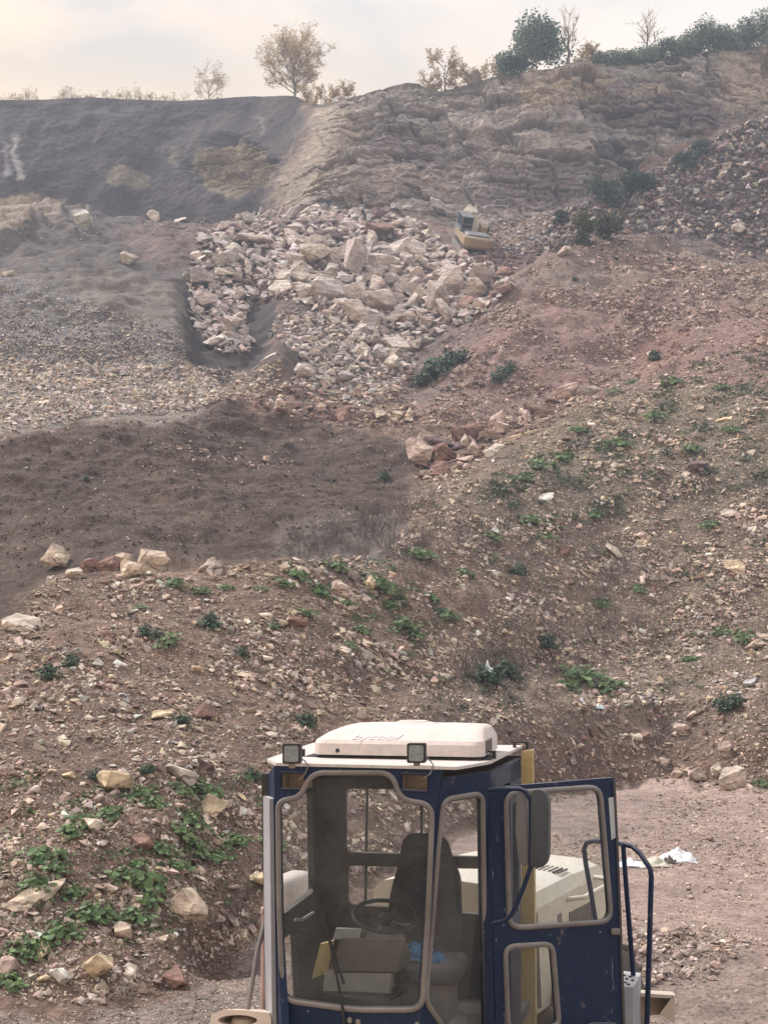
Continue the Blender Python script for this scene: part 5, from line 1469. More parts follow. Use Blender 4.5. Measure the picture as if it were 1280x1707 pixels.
tme = bpy.data.meshes.new_from_object(tob.evaluated_get(bpy.context.evaluated_depsgraph_get()))
bpy.data.objects.remove(tob)
s0, s1 = acp(0, -0.42, 0.125), acp(0, -0.31, 0.172)
yv = (s1 - s0).normalized(); nv = ex.cross(yv).normalized()
Mt = Matrix((ex, yv, nv)).transposed().to_4x4(); Mt.translation = acp(-0.17, -0.415, 0.131) + nv * 0.0012
tme.transform(Matrix.Translation(-base_of(ac)) @ Mt)
tme.materials.clear(); tme.materials.append(plain('air_unit_lettering', (0.66, 0.62, 0.60), 0.4, 0.05)); add('lettering', tme, ac)
# work lamps on the header
for (u, v, w_, h_) in ((488, 1256, 30, 33), (695, 1255, 31, 33)):
    o_ = -0.03
    s_ = MB()
    panel(s_, PF, rrect(u - w_ / 2, v - h_ / 2, u + w_ / 2, v + h_ / 2, 3), [], 0.045, o_)
    wl = s_.build('work_lamp', M_BLK, LD)
    s_ = MB(); panel(s_, PF, rrect(u - w_ * .39, v - h_ * .40, u + w_ * .39, v + h_ * .40, 4), [], 0.004, o_ - 0.0045)
    s_.build('lens', plain('lamp_lens', (0.20, 0.23, 0.23), 0.35, 0.45, 60), wl)
    s_ = MB(); panel(s_, PF, rrect(u - 5, v + h_ / 2, u + 5, v + h_ / 2 + 8, 1), [], 0.02, o_ + 0.012)
    s_.build('lamp_bracket', M_STEEL, wl)
    s_ = MB(); s_.tube([PF.at(u + w_ * 0.45, v + 8, 0.0), PF.at(u + w_ * 0.75, v + 12, -0.03), PF.at(u + w_ * 0.92, v + 20, -0.03), PF.at(u + w_ * 0.75, v + 34, -0.03), PF.at(u + w_ * 0.35, v + 44, 0.0), PF.at(u + w_ * .2, v + 46, 0.06)], 0.005, 6)
    s_.build('cable', M_RUB, wl)
# wiper
s_ = MB(); s_.tube([PF.at(577, 1712, -0.035), PF.at(572, 1660, -0.05), PF.at(552, 1562, -0.06)], 0.012, 6, rend=0.008)
s_.box(PF.at(577, 1712, -0.02), (0.05, 0.06, 0.05), None, 0.01)
wp = s_.build('wiper', M_BLK, LD)
s_ = MB(); s_.tube([PF.at(521, 1465, -0.04), PF.at(552, 1562, -0.045), PF.at(576, 1638, -0.04)], 0.009, 6); s_.build('wiper_blade', M_BLK, wp)
for (u, v) in ((583, 1700), (597, 1703), (695, 1708)):
    s_ = MB(); s_.lathe([(0.0, 0.03), (0.016, 0.026), (0.02, 0.0)], Matrix.Translation(PF.at(u, v, -0.002)) @ Matrix.Rotation(R(90), 4, 'X'), 12)
    s_.build('bolt_cap', M_STEEL, cab, smooth=40)
# the open door
DA, DB = P(820, 1312, 8.62), P(1024, 1296, 9.22)
PD = Plane(DA, DB, P(826, 1700, 8.62))
W1 = roundpoly([(842, 1322), (999, 1311), (1018, 1536), (848, 1547)], 22, 5)
W2 = roundpoly([(841, 1578), (920, 1573), (931, 1712), (846, 1716)], 17, 5)
s_ = MB(); panel(s_, PD, [(816, 1313), (1023, 1296), (1026, 1330), (1031, 1500), (1041, 1770), (828, 1790)], [W1, W2], 0.045)
door = s_.build('door', M_BLUEW, LD)
pane('door_window', PD, W1, 0.020, parent=door); pane('lower_door_window', PD, W2, 0.020, parent=door)
s_ = MB(); panel(s_, PD, [(1013, 1330), (1024, 1328), (1027, 1395), (1018, 1400)], [], 0.004, -0.005); s_.build('bare_patch', painted('scraped_grey_paint', (0.40, 0.44, 0.46), (0.5, 0.46, 0.42), 0.2, (0.012, 0.026, 0.078), 1.4, 0.7), door)
s_ = MB(); s_.tube([PD.at(1022, 1300, -0.004), PD.at(1027, 1400, -0.004), PD.at(1032, 1520, -0.004), PD.at(1040, 1750, -0.004)], 0.012, 6); s_.build('door_edge', M_DGR, door)
s_ = MB(); s_.box(PD.at(1022, 1552, -0.02), (0.07, 0.04, 0.045), None, 0.012); s_.build('door_latch', M_STEEL, door)
s_ = MB(); s_.tube([PD.at(u, v, -0.02) for u, v in ((960, 1715), (985, 1706), (1018, 1706), (1034, 1713))], 0.014, 8); s_.build('handle', M_BLUE, door, smooth=60)
# mirror on its tube arm
MP = Plane(P(820, 1310, 8.50), P(900, 1310, 8.40), P(820, 1500, 8.50))
s_ = MB(); s_.tube([MP.at(u, v) for u, v in ((814, 1317), (845, 1315), (866, 1315), (877, 1320), (884, 1334), (885, 1400), (884, 1446), (874, 1475), (862, 1505), (852, 1525), (842, 1535), (820, 1540))], 0.016, 8)
arm = s_.build('mirror_arm', M_BLUE, LD, smooth=60)
def lump(outline, th, off):
    b_ = bmesh.new()
    f = [b_.verts.new(MP.at(u, v, off)) for u, v in outline]
    fc = b_.faces.new(f)
    rr_x = bmesh.ops.extrude_face_region(b_, geom=[fc])
    for q in [g for g in rr_x['geom'] if isinstance(g, bmesh.types.BMVert)]: q.co += MP.n * th
    bmesh.ops.recalc_face_normals(b_, faces=b_.faces)
    bmesh.ops.bevel(b_, geom=[e for e in b_.edges], offset=0.022, segments=3, profile=0.5, affect='EDGES', clamp_overlap=True)
    return MB().bm(b_)
mir = lump(roundpoly([(886, 1315), (908, 1316), (915, 1340), (914, 1430), (908, 1445), (884, 1447)], 10), 0.10, -0.02).build('mirror_shell', painted('mirror_grey', (0.038, 0.043, 0.055), (0.16, 0.15, 0.145), 0.05, rough=0.6), arm, smooth=35)
lump(roundpoly([(859, 1320), (874, 1318), (880, 1440), (872, 1447), (862, 1436), (857, 1380)], 8), 0.06, 0.03).build('mirror_glass', painted('mirror_face', (0.11, 0.115, 0.125), (0.25, 0.23, 0.22), 0.2, rough=0.4), arm, smooth=35)
# seat
QB = Plane(P(640, 1400, 9.35), P(770, 1400, 9.28), P(645, 1600, 9.20))
def pad(outline, pl, th, off=0.0, bev=0.04):
    b_ = bmesh.new()
    fc = b_.faces.new([b_.verts.new(pl.at(u, v, off)) for u, v in outline])
    g_ = bmesh.ops.extrude_face_region(b_, geom=[fc])
    for q in [g for g in g_['geom'] if isinstance(g, bmesh.types.BMVert)]: q.co += pl.n * th
    bmesh.ops.recalc_face_normals(b_, faces=b_.faces)
    bmesh.ops.bevel(b_, geom=list(b_.edges), offset=bev, segments=3, profile=0.5, affect='EDGES', clamp_overlap=True)
    return MB().bm(b_)
seat = pad(roundpoly([(672, 1392), (742, 1392), (756, 1436), (767, 1460), (769, 1530), (760, 1600), (648, 1604), (640, 1560), (652, 1480), (664, 1440)], 16, 4), QB, 0.13).build('seat', M_SEAT, LD, smooth=40)
pad(roundpoly([(676, 1389), (734, 1389), (744, 1426), (668, 1428)], 14, 4), QB, 0.10, -0.03).build('headrest', M_SEAT, seat, smooth=40)
s_ = MB()
c = P(715, 1612, 9.0); M3 = Matrix((ex, ey, Vector((0, 0, 1)))).transposed()
s_.box(c, (0.50, 0.50, 0.14), M3, 0.05, 3); s_.build('seat_cushion', painted('worn_seat_cloth', (0.06, 0.06, 0.065), (0.25, 0.22, 0.21), 0.25, rough=0.95), seat, smooth=40)
s_ = MB(); s_.box(c - Vector((0, 0, 0.20)), (0.36, 0.40, 0.26), M3, 0.02); s_.build('seat_base', M_STEEL, seat)
for (uv, nm) in (((690, 1588), 'crumpled blue plastic bag lying on the driving seat, left of the window pillar'), ((722, 1603), 'smaller blue plastic bag at the right side of the driving seat'),):
    r = np.random.default_rng(uv[0])
    b_ = bmesh.new(); bmesh.ops.create_icosphere(b_, subdivisions=3, radius=1)
    cc = P(uv[0], uv[1], 8.93)
    A = np.array([q.co[:] for q in b_.verts])
    n_ = fbm(A[:, 0] * 2.2 + uv[0], A[:, 1] * 2.2, A[:, 2] * 2.2, 3)
    for q, k in zip(b_.verts, n_):
        q.co = Vector((q.co.x * (0.13 if uv[0] < 700 else 0.09) * (1 + 0.4 * k), q.co.y * 0.10 * (1 + 0.4 * k), q.co.z * 0.06 * (1 + 0.7 * k))) + cc
    bo = MB().bm(b_).build('plastic_bag', M_BAG); props(bo, nm, 'bag', 'blue bags on the driving seat')
# steering wheel and dash
cw = P(643, 1527, 8.95); Mw = Matrix.Translation(cw) @ Matrix.Rotation(R(-12), 4, 'Z') @ Matrix.Rotation(R(15), 4, 'X') @ Matrix.Rotation(R(7), 4, 'Y')
s_ = MB(); s_.tube([Mw @ Vector((0.235 * math.cos(2 * math.pi * k / 32), 0.235 * math.sin(2 * math.pi * k / 32), 0)) for k in range(32)], 0.015, 8, closed=True)
for k in range(3):
    a = R(90 + 120 * k); s_.tube([Mw @ Vector((0, 0, -0.03)), Mw @ Vector((0.232 * math.cos(a), 0.232 * math.sin(a), 0))], 0.011, 6)
s_.lathe([(0.0, 0.01), (0.05, 0.005), (0.055, -0.05), (0.0, -0.06)], Mw, 16)
sw = s_.build('steering_wheel', M_BLK, LD, smooth=60)
s_ = MB(); s_.tube([Mw @ Vector((0, 0, -0.05)), Mw @ Vector((-0.03, -0.06, -0.30))], 0.045, 10); s_.build('steering_column', painted('column_grey', (0.16, 0.155, 0.14), rough=0.8), sw, smooth=60)
s_ = MB(); s_.tube([Mw @ Vector((0.02, -0.02, -0.05)), Mw @ Vector((0.20, -0.10, 0.02))], 0.007, 6); s_.build('lever', M_STEEL, sw)
def hexpix(a4, Y0, b4, Y1):
    """box from four front pixels at distance Y0 to four rear pixels at distance Y1 (tl, tr, br, bl)"""
    f = [P(u, v, Y0) for u, v in a4]; k = [P(u, v, Y1) for u, v in b4]
    return f + k
s_ = MB()
s_.addm(hexpix([(568, 1566), (676, 1566), (660, 1620), (549, 1618)], 8.66, [(580, 1549), (668, 1549), (690, 1610), (560, 1606)], 8.95), [[0, 1, 2, 3], [4, 7, 6, 5], [0, 4, 5, 1], [1, 5, 6, 2], [2, 6, 7, 3], [3, 7, 4, 0]])
dash = s_.build('dashboard', painted('brown_dash', (0.085, 0.065, 0.055), (0.25, 0.20, 0.17), 0.35, rough=0.85), LD)
s_ = MB()
s_.addm(hexpix([(541, 1622), (652, 1623), (648, 1655), (538, 1652)], 8.64, [(545, 1616), (662, 1618), (662, 1660), (545, 1658)], 8.95), [[0, 1, 2, 3], [4, 7, 6, 5], [0, 4, 5, 1], [1, 5, 6, 2], [2, 6, 7, 3], [3, 7, 4, 0]])
s_.build('lower_plate', painted('pale_plate', (0.28, 0.27, 0.23), rough=0.8), dash)
s_ = MB()
s_.addm(hexpix([(560, 1548), (602, 1550), (598, 1566), (554, 1566)], 8.70, [(562, 1546), (603, 1547), (600, 1560), (556, 1560)], 8.85), [[0, 1, 2, 3], [4, 7, 6, 5], [0, 4, 5, 1], [1, 5, 6, 2], [2, 6, 7, 3], [3, 7, 4, 0]])
s_.build('switch_panel', painted('switch_grey', (0.30, 0.31, 0.29), rough=0.7), dash)
s_ = MB()
s_.addm(hexpix([(534, 1574), (556, 1568), (546, 1622), (519, 1632)], 8.80, [(536, 1572), (558, 1566), (548, 1620), (521, 1630)], 8.84), [[0, 1, 2, 3], [4, 7, 6, 5], [0, 4, 5, 1], [1, 5, 6, 2], [2, 6, 7, 3], [3, 7, 4, 0]])
s_.build('yellow_plate', M_YEL, dash)
s_ = MB()
rw = np.random.default_rng(5)
for k in range(5):
    s_.tube([P(664 + rw.normal(0, 4), 1590 + 8 * k, 8.8), P(672 + rw.normal(0, 6), 1612 + 6 * k, 8.75), P(684 + rw.normal(0, 6), 1620 + 8 * k, 8.72), P(655 + rw.normal(0, 8), 1650 + 4 * k, 8.75)], 0.006, 5)
s_.build('loose_cables', M_BLK, dash)
s_ = MB(); s_.tube([P(492, 1533, 9.0), P(505, 1533, 9.05), P(522, 1522, 9.3)], 0.013, 6); s_.build('grab_handle', M_GRY, cab, smooth=60)
# rear frame: hood, post, tank
hy = R(29); hx_, hyv = Vector((math.cos(hy), -math.sin(hy), 0)), Vector((math.sin(hy), math.cos(hy), 0))
HA = P(893, 1491, 10.3)
def hp(x, y, z): return HA + hx_ * x + hyv * y + Vector((0, 0, z))
s_ = MB()
prof_h = [(-1.55, -0.10), (-1.45, -0.01), (-1.3, 0.025), (-0.75, 0.05), (-0.22, 0.03), (-0.07, -0.02), (0.0, -0.12)]
for i, y in enumerate((0.0, 1.0, 1.75, 1.95)):
    dz = (0, 0.02, 0.0, -0.12)[i]
    s_.v += [hp(x, y, z + dz) for x, z in prof_h] + [hp(0.0, y, -0.95), hp(-1.55, y, -0.95)]
nh = len(prof_h) + 2
for i in range(3):
    for k in range(nh): s_.f.append([i * nh + k, i * nh + (k + 1) % nh, (i + 1) * nh + (k + 1) % nh, (i + 1) * nh + k])
s_.f.append(list(range(nh))[::-1]); s_.f.append([3 * nh + k for k in range(nh)])
hood = s_.build('hood', M_CREAM, LD, smooth=30)
s_ = MB(); M3h = Matrix((hx_, hyv, Vector((0, 0, 1)))).transposed()
for k in range(8): s_.box(hp(-0.44 + 0.045 * k, 0.95, 0.062 - 0.0035 * k), (0.018, 0.24, 0.012), M3h)
s_.build('hood_vent', M_DGR, hood)
s_ = MB()
for k in range(11): s_.box(hp(0.004, 0.78 + 0.055 * k, -0.50), (0.02, 0.028, 0.44), M3h)
s_.box(hp(-0.004, 0.53, -0.50), (0.02, 0.10, 0.50), M3h)
s_.build('side_grille', painted('grille_grey', (0.12, 0.115, 0.11), rough=0.8), hood)
s_ = MB(); s_.tube([hp(0.0, 0.72, -0.16), hp(0.16, 0.74, -0.13), hp(0.2, 1.3, -0.10), hp(0.16, 1.42, -0.08), hp(0.0, 1.44, -0.08)], 0.022, 8); s_.build('hood_rail', M_CREAM, hood, smooth=60)
s_ = MB(); s_.tube([hp(-0.15, -0.02, -0.05), hp(-0.06, -0.03, -0.07), hp(0.0, -0.02, -0.15), hp(0.02, -0.01, -0.9)], 0.02, 6); s_.build('hood_edge', M_RUB, hood)
s_ = MB()
s_.hexa([P(868, 1560, 10.08), P(891, 1560, 10.04), P(894, 1555, 10.2), P(870, 1555, 10.22), P(869, 1252, 10.08), P(888, 1250, 10.04), P(889, 1249, 10.2), P(870, 1253, 10.22)])
s_.hexa([P(868, 1900, 10.08), P(892, 1900, 10.04), P(894, 1880, 10.2), P(870, 1880, 10.22), P(868, 1561, 10.08), P(892, 1561, 10.04), P(894, 1556, 10.2), P(870, 1556, 10.22)])
s_.build('cab_post', M_YEL, LD)
s_ = MB()                                                # white tank seen through the left window
c = P(484, 1498, 11.2)
s_.box(c, (0.24, 0.5, 0.44), Matrix.Rotation(R(-20), 3, 'Z'), 0.07, 3)
tk = s_.build('tank', M_ACW, LD, smooth=40)
s_ = MB(); s_.box(c + Vector((0, -0.004, -0.045)), (0.248, 0.508, 0.012), Matrix.Rotation(R(-20), 3, 'Z'), 0.0); s_.build('tank_seam', M_TAN, tk)
# handrail and step on the right, with the front mudguard
s_ = MB()
s_.tube([P(u, v, Y) for u, v, Y in ((992, 1535, 10.3), (985, 1490, 10.3), (976, 1440, 10.3), (973, 1416, 10.3), (977, 1405, 10.25), (988, 1402, 10.2), (1012, 1402, 10.0), (1040, 1407, 9.8), (1053, 1411, 9.75), (1066, 1422, 9.7), (1083, 1448, 9.6), (1085, 1462, 9.6), (1081, 1600, 9.6), (1076, 1760, 9.6))], 0.021, 8)
s_.tube([P(1038, 1408, 9.8), P(1041, 1450, 9.8), P(1055, 1626, 9.8)], 0.020, 8)
s_.build('handrail', M_BLUE, LD, smooth=60)
s_ = MB()
s_.addm(hexpix([(1036, 1645), (1056, 1646), (1052, 1800), (1036, 1800)], 9.45, [(1034, 1618), (1068, 1622), (1066, 1800), (1034, 1800)], 9.95), [[0, 1, 2, 3], [4, 7, 6, 5], [0, 4, 5, 1], [1, 5, 6, 2], [2, 6, 7, 3], [3, 7, 4, 0]])
stp = s_.build('step_box', M_GRY, LD)
s_ = MB()
for (u, v) in ((1040, 1626), (1050, 1628), (1044, 1632), (1042, 1638), (1054, 1634), (1047, 1641)):
    t_ = (v - 1618) / 27; Yq = 9.95 - 0.5 * t_
    s_.lathe([(0.0, 0.003), (0.013, 0.003), (0.013, -0.003)], Matrix.Translation(P(u, v - 0.5, Yq)), 10)
s_.build('tread_holes', M_BLK, stp)
s_ = MB()
s_.addm(hexpix([(1030, 1653), (1121, 1659), (1121, 1664), (1030, 1659)], 9.9, [(1030, 1648), (1121, 1653), (1123, 1660), (1030, 1656)], 10.4), [[0, 1, 2, 3], [4, 7, 6, 5], [0, 4, 5, 1], [1, 5, 6, 2], [2, 6, 7, 3], [3, 7, 4, 0]])
s_.addm(hexpix([(1121, 1660), (1124, 1660), (1124, 1706), (1098, 1692)], 9.9, [(1121, 1655), (1124, 1655), (1124, 1704), (1098, 1690)], 10.3), [[0, 1, 2, 3], [4, 7, 6, 5], [0, 4, 5, 1], [1, 5, 6, 2], [2, 6, 7, 3], [3, 7, 4, 0]])
s_.addm(hexpix([(1030, 1660), (1117, 1664), (1098, 1692), (1030, 1692)], 10.25, [(1030, 1660), (1117, 1664), (1098, 1692), (1030, 1692)], 10.3), [[0, 1, 2, 3], [4, 7, 6, 5], [0, 4, 5, 1], [1, 5, 6, 2], [2, 6, 7, 3], [3, 7, 4, 0]])
s_.build('mudguard', M_TAN, LD)
# left side: mudguard with sunken lamp well, dusty pipe and thin rod
s_ = MB()
gl = [(352, 1692), (372, 1683), (410, 1684), (448, 1688), (452, 1700), (452, 1790), (340, 1790)]
PG = Plane(P(352, 1690, 8.6), P(448, 1690, 8.5), P(352, 1790, 8.5))
well = [(378 + 33 * math.cos(t), 1701 + 9 * math.sin(t) * (1.0 if math.sin(t) < 0 else 0.9)) for t in [2 * math.pi * k / 20 for k in range(20)]]
well = [(u + 18, v) for u, v in well]
panel(s_, PG, gl, [well], 0.34)
s_.build('fender', painted('fender_cream', (0.52, 0.43, 0.33), (0.70, 0.57, 0.50), 0.55, rough=0.8), LD)
s_ = MB(); s_.lathe([(0.0, 0.06), (0.08, 0.05), (0.105, 0.0), (0.11, -0.05)], Matrix.Translation(PG.at(396, 1709, 0.14)), 20)
s_.build('fender_lamp', M_TAN, LD, smooth=50)
s_ = MB()
pp = P(446, 1560, 9.1)
s_.lathe([(0.045, -0.55), (0.045, -0.02), (0.06, -0.015), (0.06, 0.015), (0.042, 0.02), (0.042, 0.17), (0.052, 0.175), (0.052, 0.20), (0.036, 0.21), (0.036, 0.34), (0.0, 0.345)], Matrix.Translation(pp), 14)
s_.build('exhaust_pipe', M_PINK, LD, smooth=40)
s_ = MB(); s_.tube([P(449, 1515, 8.9), P(430, 1582, 8.8), P(412, 1690, 8.7), P(408, 1740, 8.66)], 0.017, 7); s_.build('side_rod', M_STEEL, LD, smooth=60)
# frames and wheels (below the picture, but the machine stands on them)
s_ = MB()
s_.box(Vector((-0.2, 7.6, 0.95)), (0.9, 2.4, 0.55), M3, 0.05); s_.box(Vector((0.25, 9.2, 1.0)), (1.0, 1.8, 0.5), M3, 0.05)
s_.box(hp(-0.75, 0.9, -1.1), (1.2, 2.3, 0.5), M3h, 0.05)
s_.box(Vector((-0.1, 8.35, 1.22)), (1.3, 0.5, 0.12), M3, 0.03)
s_.build('chassis', M_YEL, LD)
for (c_, d_) in ((Vector((-1.32, 7.62, 0.74)), ex), (Vector((0.98, 7.14, 0.74)), ex), (hp(-1.75, 0.9, 0) , hx_), (hp(0.20, 0.9, 0), hx_)):
    c_ = Vector((c_.x, c_.y, 0.74))
    Mx = Matrix.Translation(c_) @ d_.to_track_quat('Z', 'Y').to_matrix().to_4x4()
    t_ = MB(); t_.lathe([(0.40, -0.22), (0.62, -0.25), (0.72, -0.21), (0.75, -0.10), (0.75, 0.10), (0.72, 0.21), (0.62, 0.25), (0.40, 0.22), (0.40, -0.22)], Mx, 40)
    for k in range(20):
        a = 2 * math.pi * k / 20
        for sgn in (-1, 1):
            t_.box(Mx @ Vector((0.75 * math.cos(a + 0.08 * sgn), 0.75 * math.sin(a + 0.08 * sgn), 0.11 * sgn)), (0.05, 0.09, 0.24), (Mx.to_3x3() @ Matrix.Rotation(a, 3, 'Z') @ Matrix.Rotation(0.5 * sgn, 3, 'X')), 0.01)
    wh = t_.build('wheel', M_TYRE, LD, smooth=35)
    t_ = MB(); t_.lathe([(0.0, 0.05), (0.16, 0.05), (0.2, 0.02), (0.34, 0.0), (0.38, 0.12), (0.405, 0.2)], Mx, 28); t_.lathe([(0.0, -0.05), (0.16, -0.05), (0.2, -0.02), (0.34, 0.0), (0.38, -0.12), (0.405, -0.2)], Mx, 28)
    t_.build('rim', M_YEL, wh, smooth=40)
# ------------------------------------------------------------------ excavator, people, litter, tyres
pe, ne = spot(782, 418)
M_EXY = painted('excavator_yellow', (0.34, 0.235, 0.10), (0.28, 0.235, 0.21), 0.5, rough=0.5)
M_EXP = painted('boom_cream', (0.48, 0.43, 0.33), (0.38, 0.34, 0.30), 0.3, rough=0.5)
M_EXD = painted('excavator_dark', (0.025, 0.032, 0.045), (0.2, 0.19, 0.2), 0.15, rough=0.5)
M_EXG = painted('excavator_deck', (0.30, 0.31, 0.34), (0.4, 0.38, 0.37), 0.3, rough=0.5)
EX = empty('excavator', pe, 'yellow tracked excavator seen from behind, climbing the rubble below the rock face', 'excavator')
TW = Matrix.Translation(pe + Vector((0, 0, -0.15))) @ Matrix.Rotation(R(11), 4, 'Z') @ Matrix.Rotation(R(38), 4, 'X') @ Matrix.Rotation(R(4), 4, 'Y')
def tb(m_, c, size, bev=0.05, rot=None):
    M3 = TW.to_3x3() @ (rot if rot else Matrix.Identity(3))
    return m_.box(TW @ Vector(c), size, M3, bev)
for x in (-1.2, 1.2):
    m_ = MB()
    out_ = []
    for k in range(28):                                  # the loop of the track round its two sprockets
        t = k / 28
        if t < 0.36: y, z = -1.7 + 3.4 * t / 0.36, 0.0
        elif t < 0.5: a = (t - 0.36) / 0.14 * math.pi; y, z = 1.7 + 0.42 * math.sin(a), 0.42 - 0.42 * math.cos(a)
        elif t < 0.86: y, z = 1.7 - 3.4 * (t - 0.5) / 0.36, 0.84
        else: a = (t - 0.86) / 0.14 * math.pi; y, z = -1.7 - 0.42 * math.sin(a), 0.42 + 0.42 * math.cos(a)
        out_.append((y, z))
    n_ = len(out_)
    vs = [TW @ Vector((x - 0.3, y, z)) for y, z in out_] + [TW @ Vector((x + 0.3, y, z)) for y, z in out_]
    m_.addm(vs, [list(range(n_)), list(range(n_, 2 * n_))[::-1]] + [[k, (k + 1) % n_, (k + 1) % n_ + n_, k + n_] for k in range(n_)])
    for k in range(n_):
        y, z = out_[k]; y2, z2 = out_[(k + 1) % n_]
        m_.box(TW @ Vector((x, (y + y2) / 2, (z + z2) / 2)), (0.64, 0.05, 0.08), TW.to_3x3() @ Matrix.Rotation(math.atan2(z2 - z, y2 - y), 3, 'X'))
    m_.build('track', M_STEEL, EX)
m_ = MB(); tb(m_, (0, 0, 0.6), (1.9, 2.0, 0.5)); m_.build('undercarriage', M_EXD, EX)
m_ = MB(); tb(m_, (0, 0.15, 1.5), (2.85, 3.3, 0.75), 0.06); house = m_.build('house', M_EXY, EX)
m_ = MB()
cwv = []
for z in (0.95, 1.25, 1.95, 2.02):
    ins = 0.18 if z in (0.95,) else (0.06 if z == 2.02 else 0)
    cwv += [TW @ Vector(p) for p in ((-1.47 + ins, -1.55, z), (-1.42 + ins, -2.0 + ins, z), (-0.9, -2.22 + ins, z), (0.9, -2.22 + ins, z), (1.42 - ins, -2.0 + ins, z), (1.47 - ins, -1.55, z))]
m_.addm(cwv, [[5, 4, 3, 2, 1, 0], [18, 19, 20, 21, 22, 23]] + [[i * 6 + k, i * 6 + (k + 1) % 6, (i + 1) * 6 + (k + 1) % 6, (i + 1) * 6 + k] for i in range(3) for k in range(6)])
cwt = m_.build('counterweight', M_EXY, EX)
m_ = MB(); tb(m_, (0.0, -0.85, 1.98), (2.2, 1.25, 0.26), 0.07); tb(m_, (0.42, -0.8, 2.12), (1.0, 0.8, 0.05), 0.01); m_.build('engine_cover', M_EXG, EX)
m_ = MB(); tb(m_, (0.0, -1.44, 2.0), (2.1, 0.10, 0.22), 0.03); m_.build('cover_grille', M_EXD, EX)
m_ = MB(); tb(m_, (1.0, 0.75, 2.15), (0.8, 1.3, 0.7), 0.06); m_.build('tool_box', M_EXY, EX)
m_ = MB(); m_.tube([TW @ Vector((1.15, -0.2, 1.9)), TW @ Vector((1.15, -0.2, 2.75))], 0.09, 10); m_.build('exhaust', M_EXD, EX)
# cab: frame with glass panes
cb = MB()
for (x, y) in ((-1.4, 0.0), (-0.42, 0.0), (-1.4, 1.75), (-0.42, 1.75)): tb(cb, (x, y, 2.55), (0.1, 0.1, 1.4), 0.02)
tb(cb, (-0.91, 0.88, 3.26), (1.12, 1.95, 0.12), 0.04); tb(cb, (-0.91, 0.88, 2.02), (1.1, 1.9, 0.35), 0.03); tb(cb, (-0.91, 0.0, 2.6), (1.0, 0.08, 0.12), 0.0)
ecab = cb.build('cab', painted('excavator_cab_frame', (0.10, 0.12, 0.14), (0.25, 0.23, 0.22), 0.2, rough=0.6), EX)
m_ = MB(); tb(m_, (-0.91, 0.02, 2.55), (0.9, 0.03, 1.25), 0.0); tb(m_, (-1.41, 0.88, 2.55), (0.03, 1.6, 1.25), 0.0); tb(m_, (-0.41, 0.88, 2.55), (0.03, 1.6, 1.25), 0.0); tb(m_, (-0.91, 1.77, 2.55), (0.9, 0.03, 1.25), 0.0)
m_.build('cab_glass', plain('dark_glass', (0.015, 0.03, 0.05), 0.3, 0.2, 4), ecab)
def beam(m_, pts, w_, hs):
    for i in range(len(pts) - 1):
        a, c = TW @ Vector(pts[i]), TW @ Vector(pts[i + 1])
        y = (c - a); ln = y.length; y.normalize(); x = (TW.to_3x3() @ Vector((1, 0, 0))).normalized(); z = x.cross(y)
        h0, h1 = hs[i], hs[i + 1]
        m_.hexa([a - x * w_ / 2 - z * h0 / 2, a + x * w_ / 2 - z * h0 / 2, c + x * w_ / 2 - z * h1 / 2, c - x * w_ / 2 - z * h1 / 2,
                 a - x * w_ / 2 + z * h0 / 2, a + x * w_ / 2 + z * h0 / 2, c + x * w_ / 2 + z * h1 / 2, c - x * w_ / 2 + z * h1 / 2])
m_ = MB(); beam(m_, [(0.1, 0.9, 1.6), (0.1, 1.9, 2.9), (0.1, 3.2, 3.2), (0.1, 4.7, 2.4)], 0.62, [0.7, 0.9, 0.75, 0.5]); boom = m_.build('boom', M_EXP, EX)
m_ = MB()
for x in (-0.32, 0.52): m_.tube([TW @ Vector((x, 1.5, 1.4)), TW @ Vector((x, 2.5, 2.9))], 0.10, 8)
m_.build('boom_cylinder', M_EXD, boom)
m_ = MB(); beam(m_, [(0.1, 4.4, 2.9), (0.1, 4.9, 2.2), (0.1, 4.9, 0.9)], 0.42, [0.4, 0.6, 0.35]); stick = m_.build('stick', M_EXP, EX)
m_ = MB(); m_.tube([TW @ Vector((0.1, 2.9, 3.75)), TW @ Vector((0.1, 4.4, 3.0))], 0.11, 8); m_.build('stick_cylinder', M_EXD, stick)
m_ = MB()
bp = [(5.2, 1.0), (5.6, 0.4), (5.4, -0.3), (4.7, -0.5), (4.3, 0.0), (4.7, 0.8)]
m_.addm([TW @ Vector((x, y, z)) for x in (-0.5, 0.7) for y, z in bp], [[0, 1, 2, 3, 4, 5], [11, 10, 9, 8, 7, 6]] + [[k, (k + 1) % 6, (k + 1) % 6 + 6, k + 6] for k in range(6)])
for k in range(4): m_.box(TW @ Vector((-0.42 + 0.34 * k, 4.2, -0.15)), (0.12, 0.35, 0.1), TW.to_3x3())
m_.build('bucket', M_STEEL, EX)

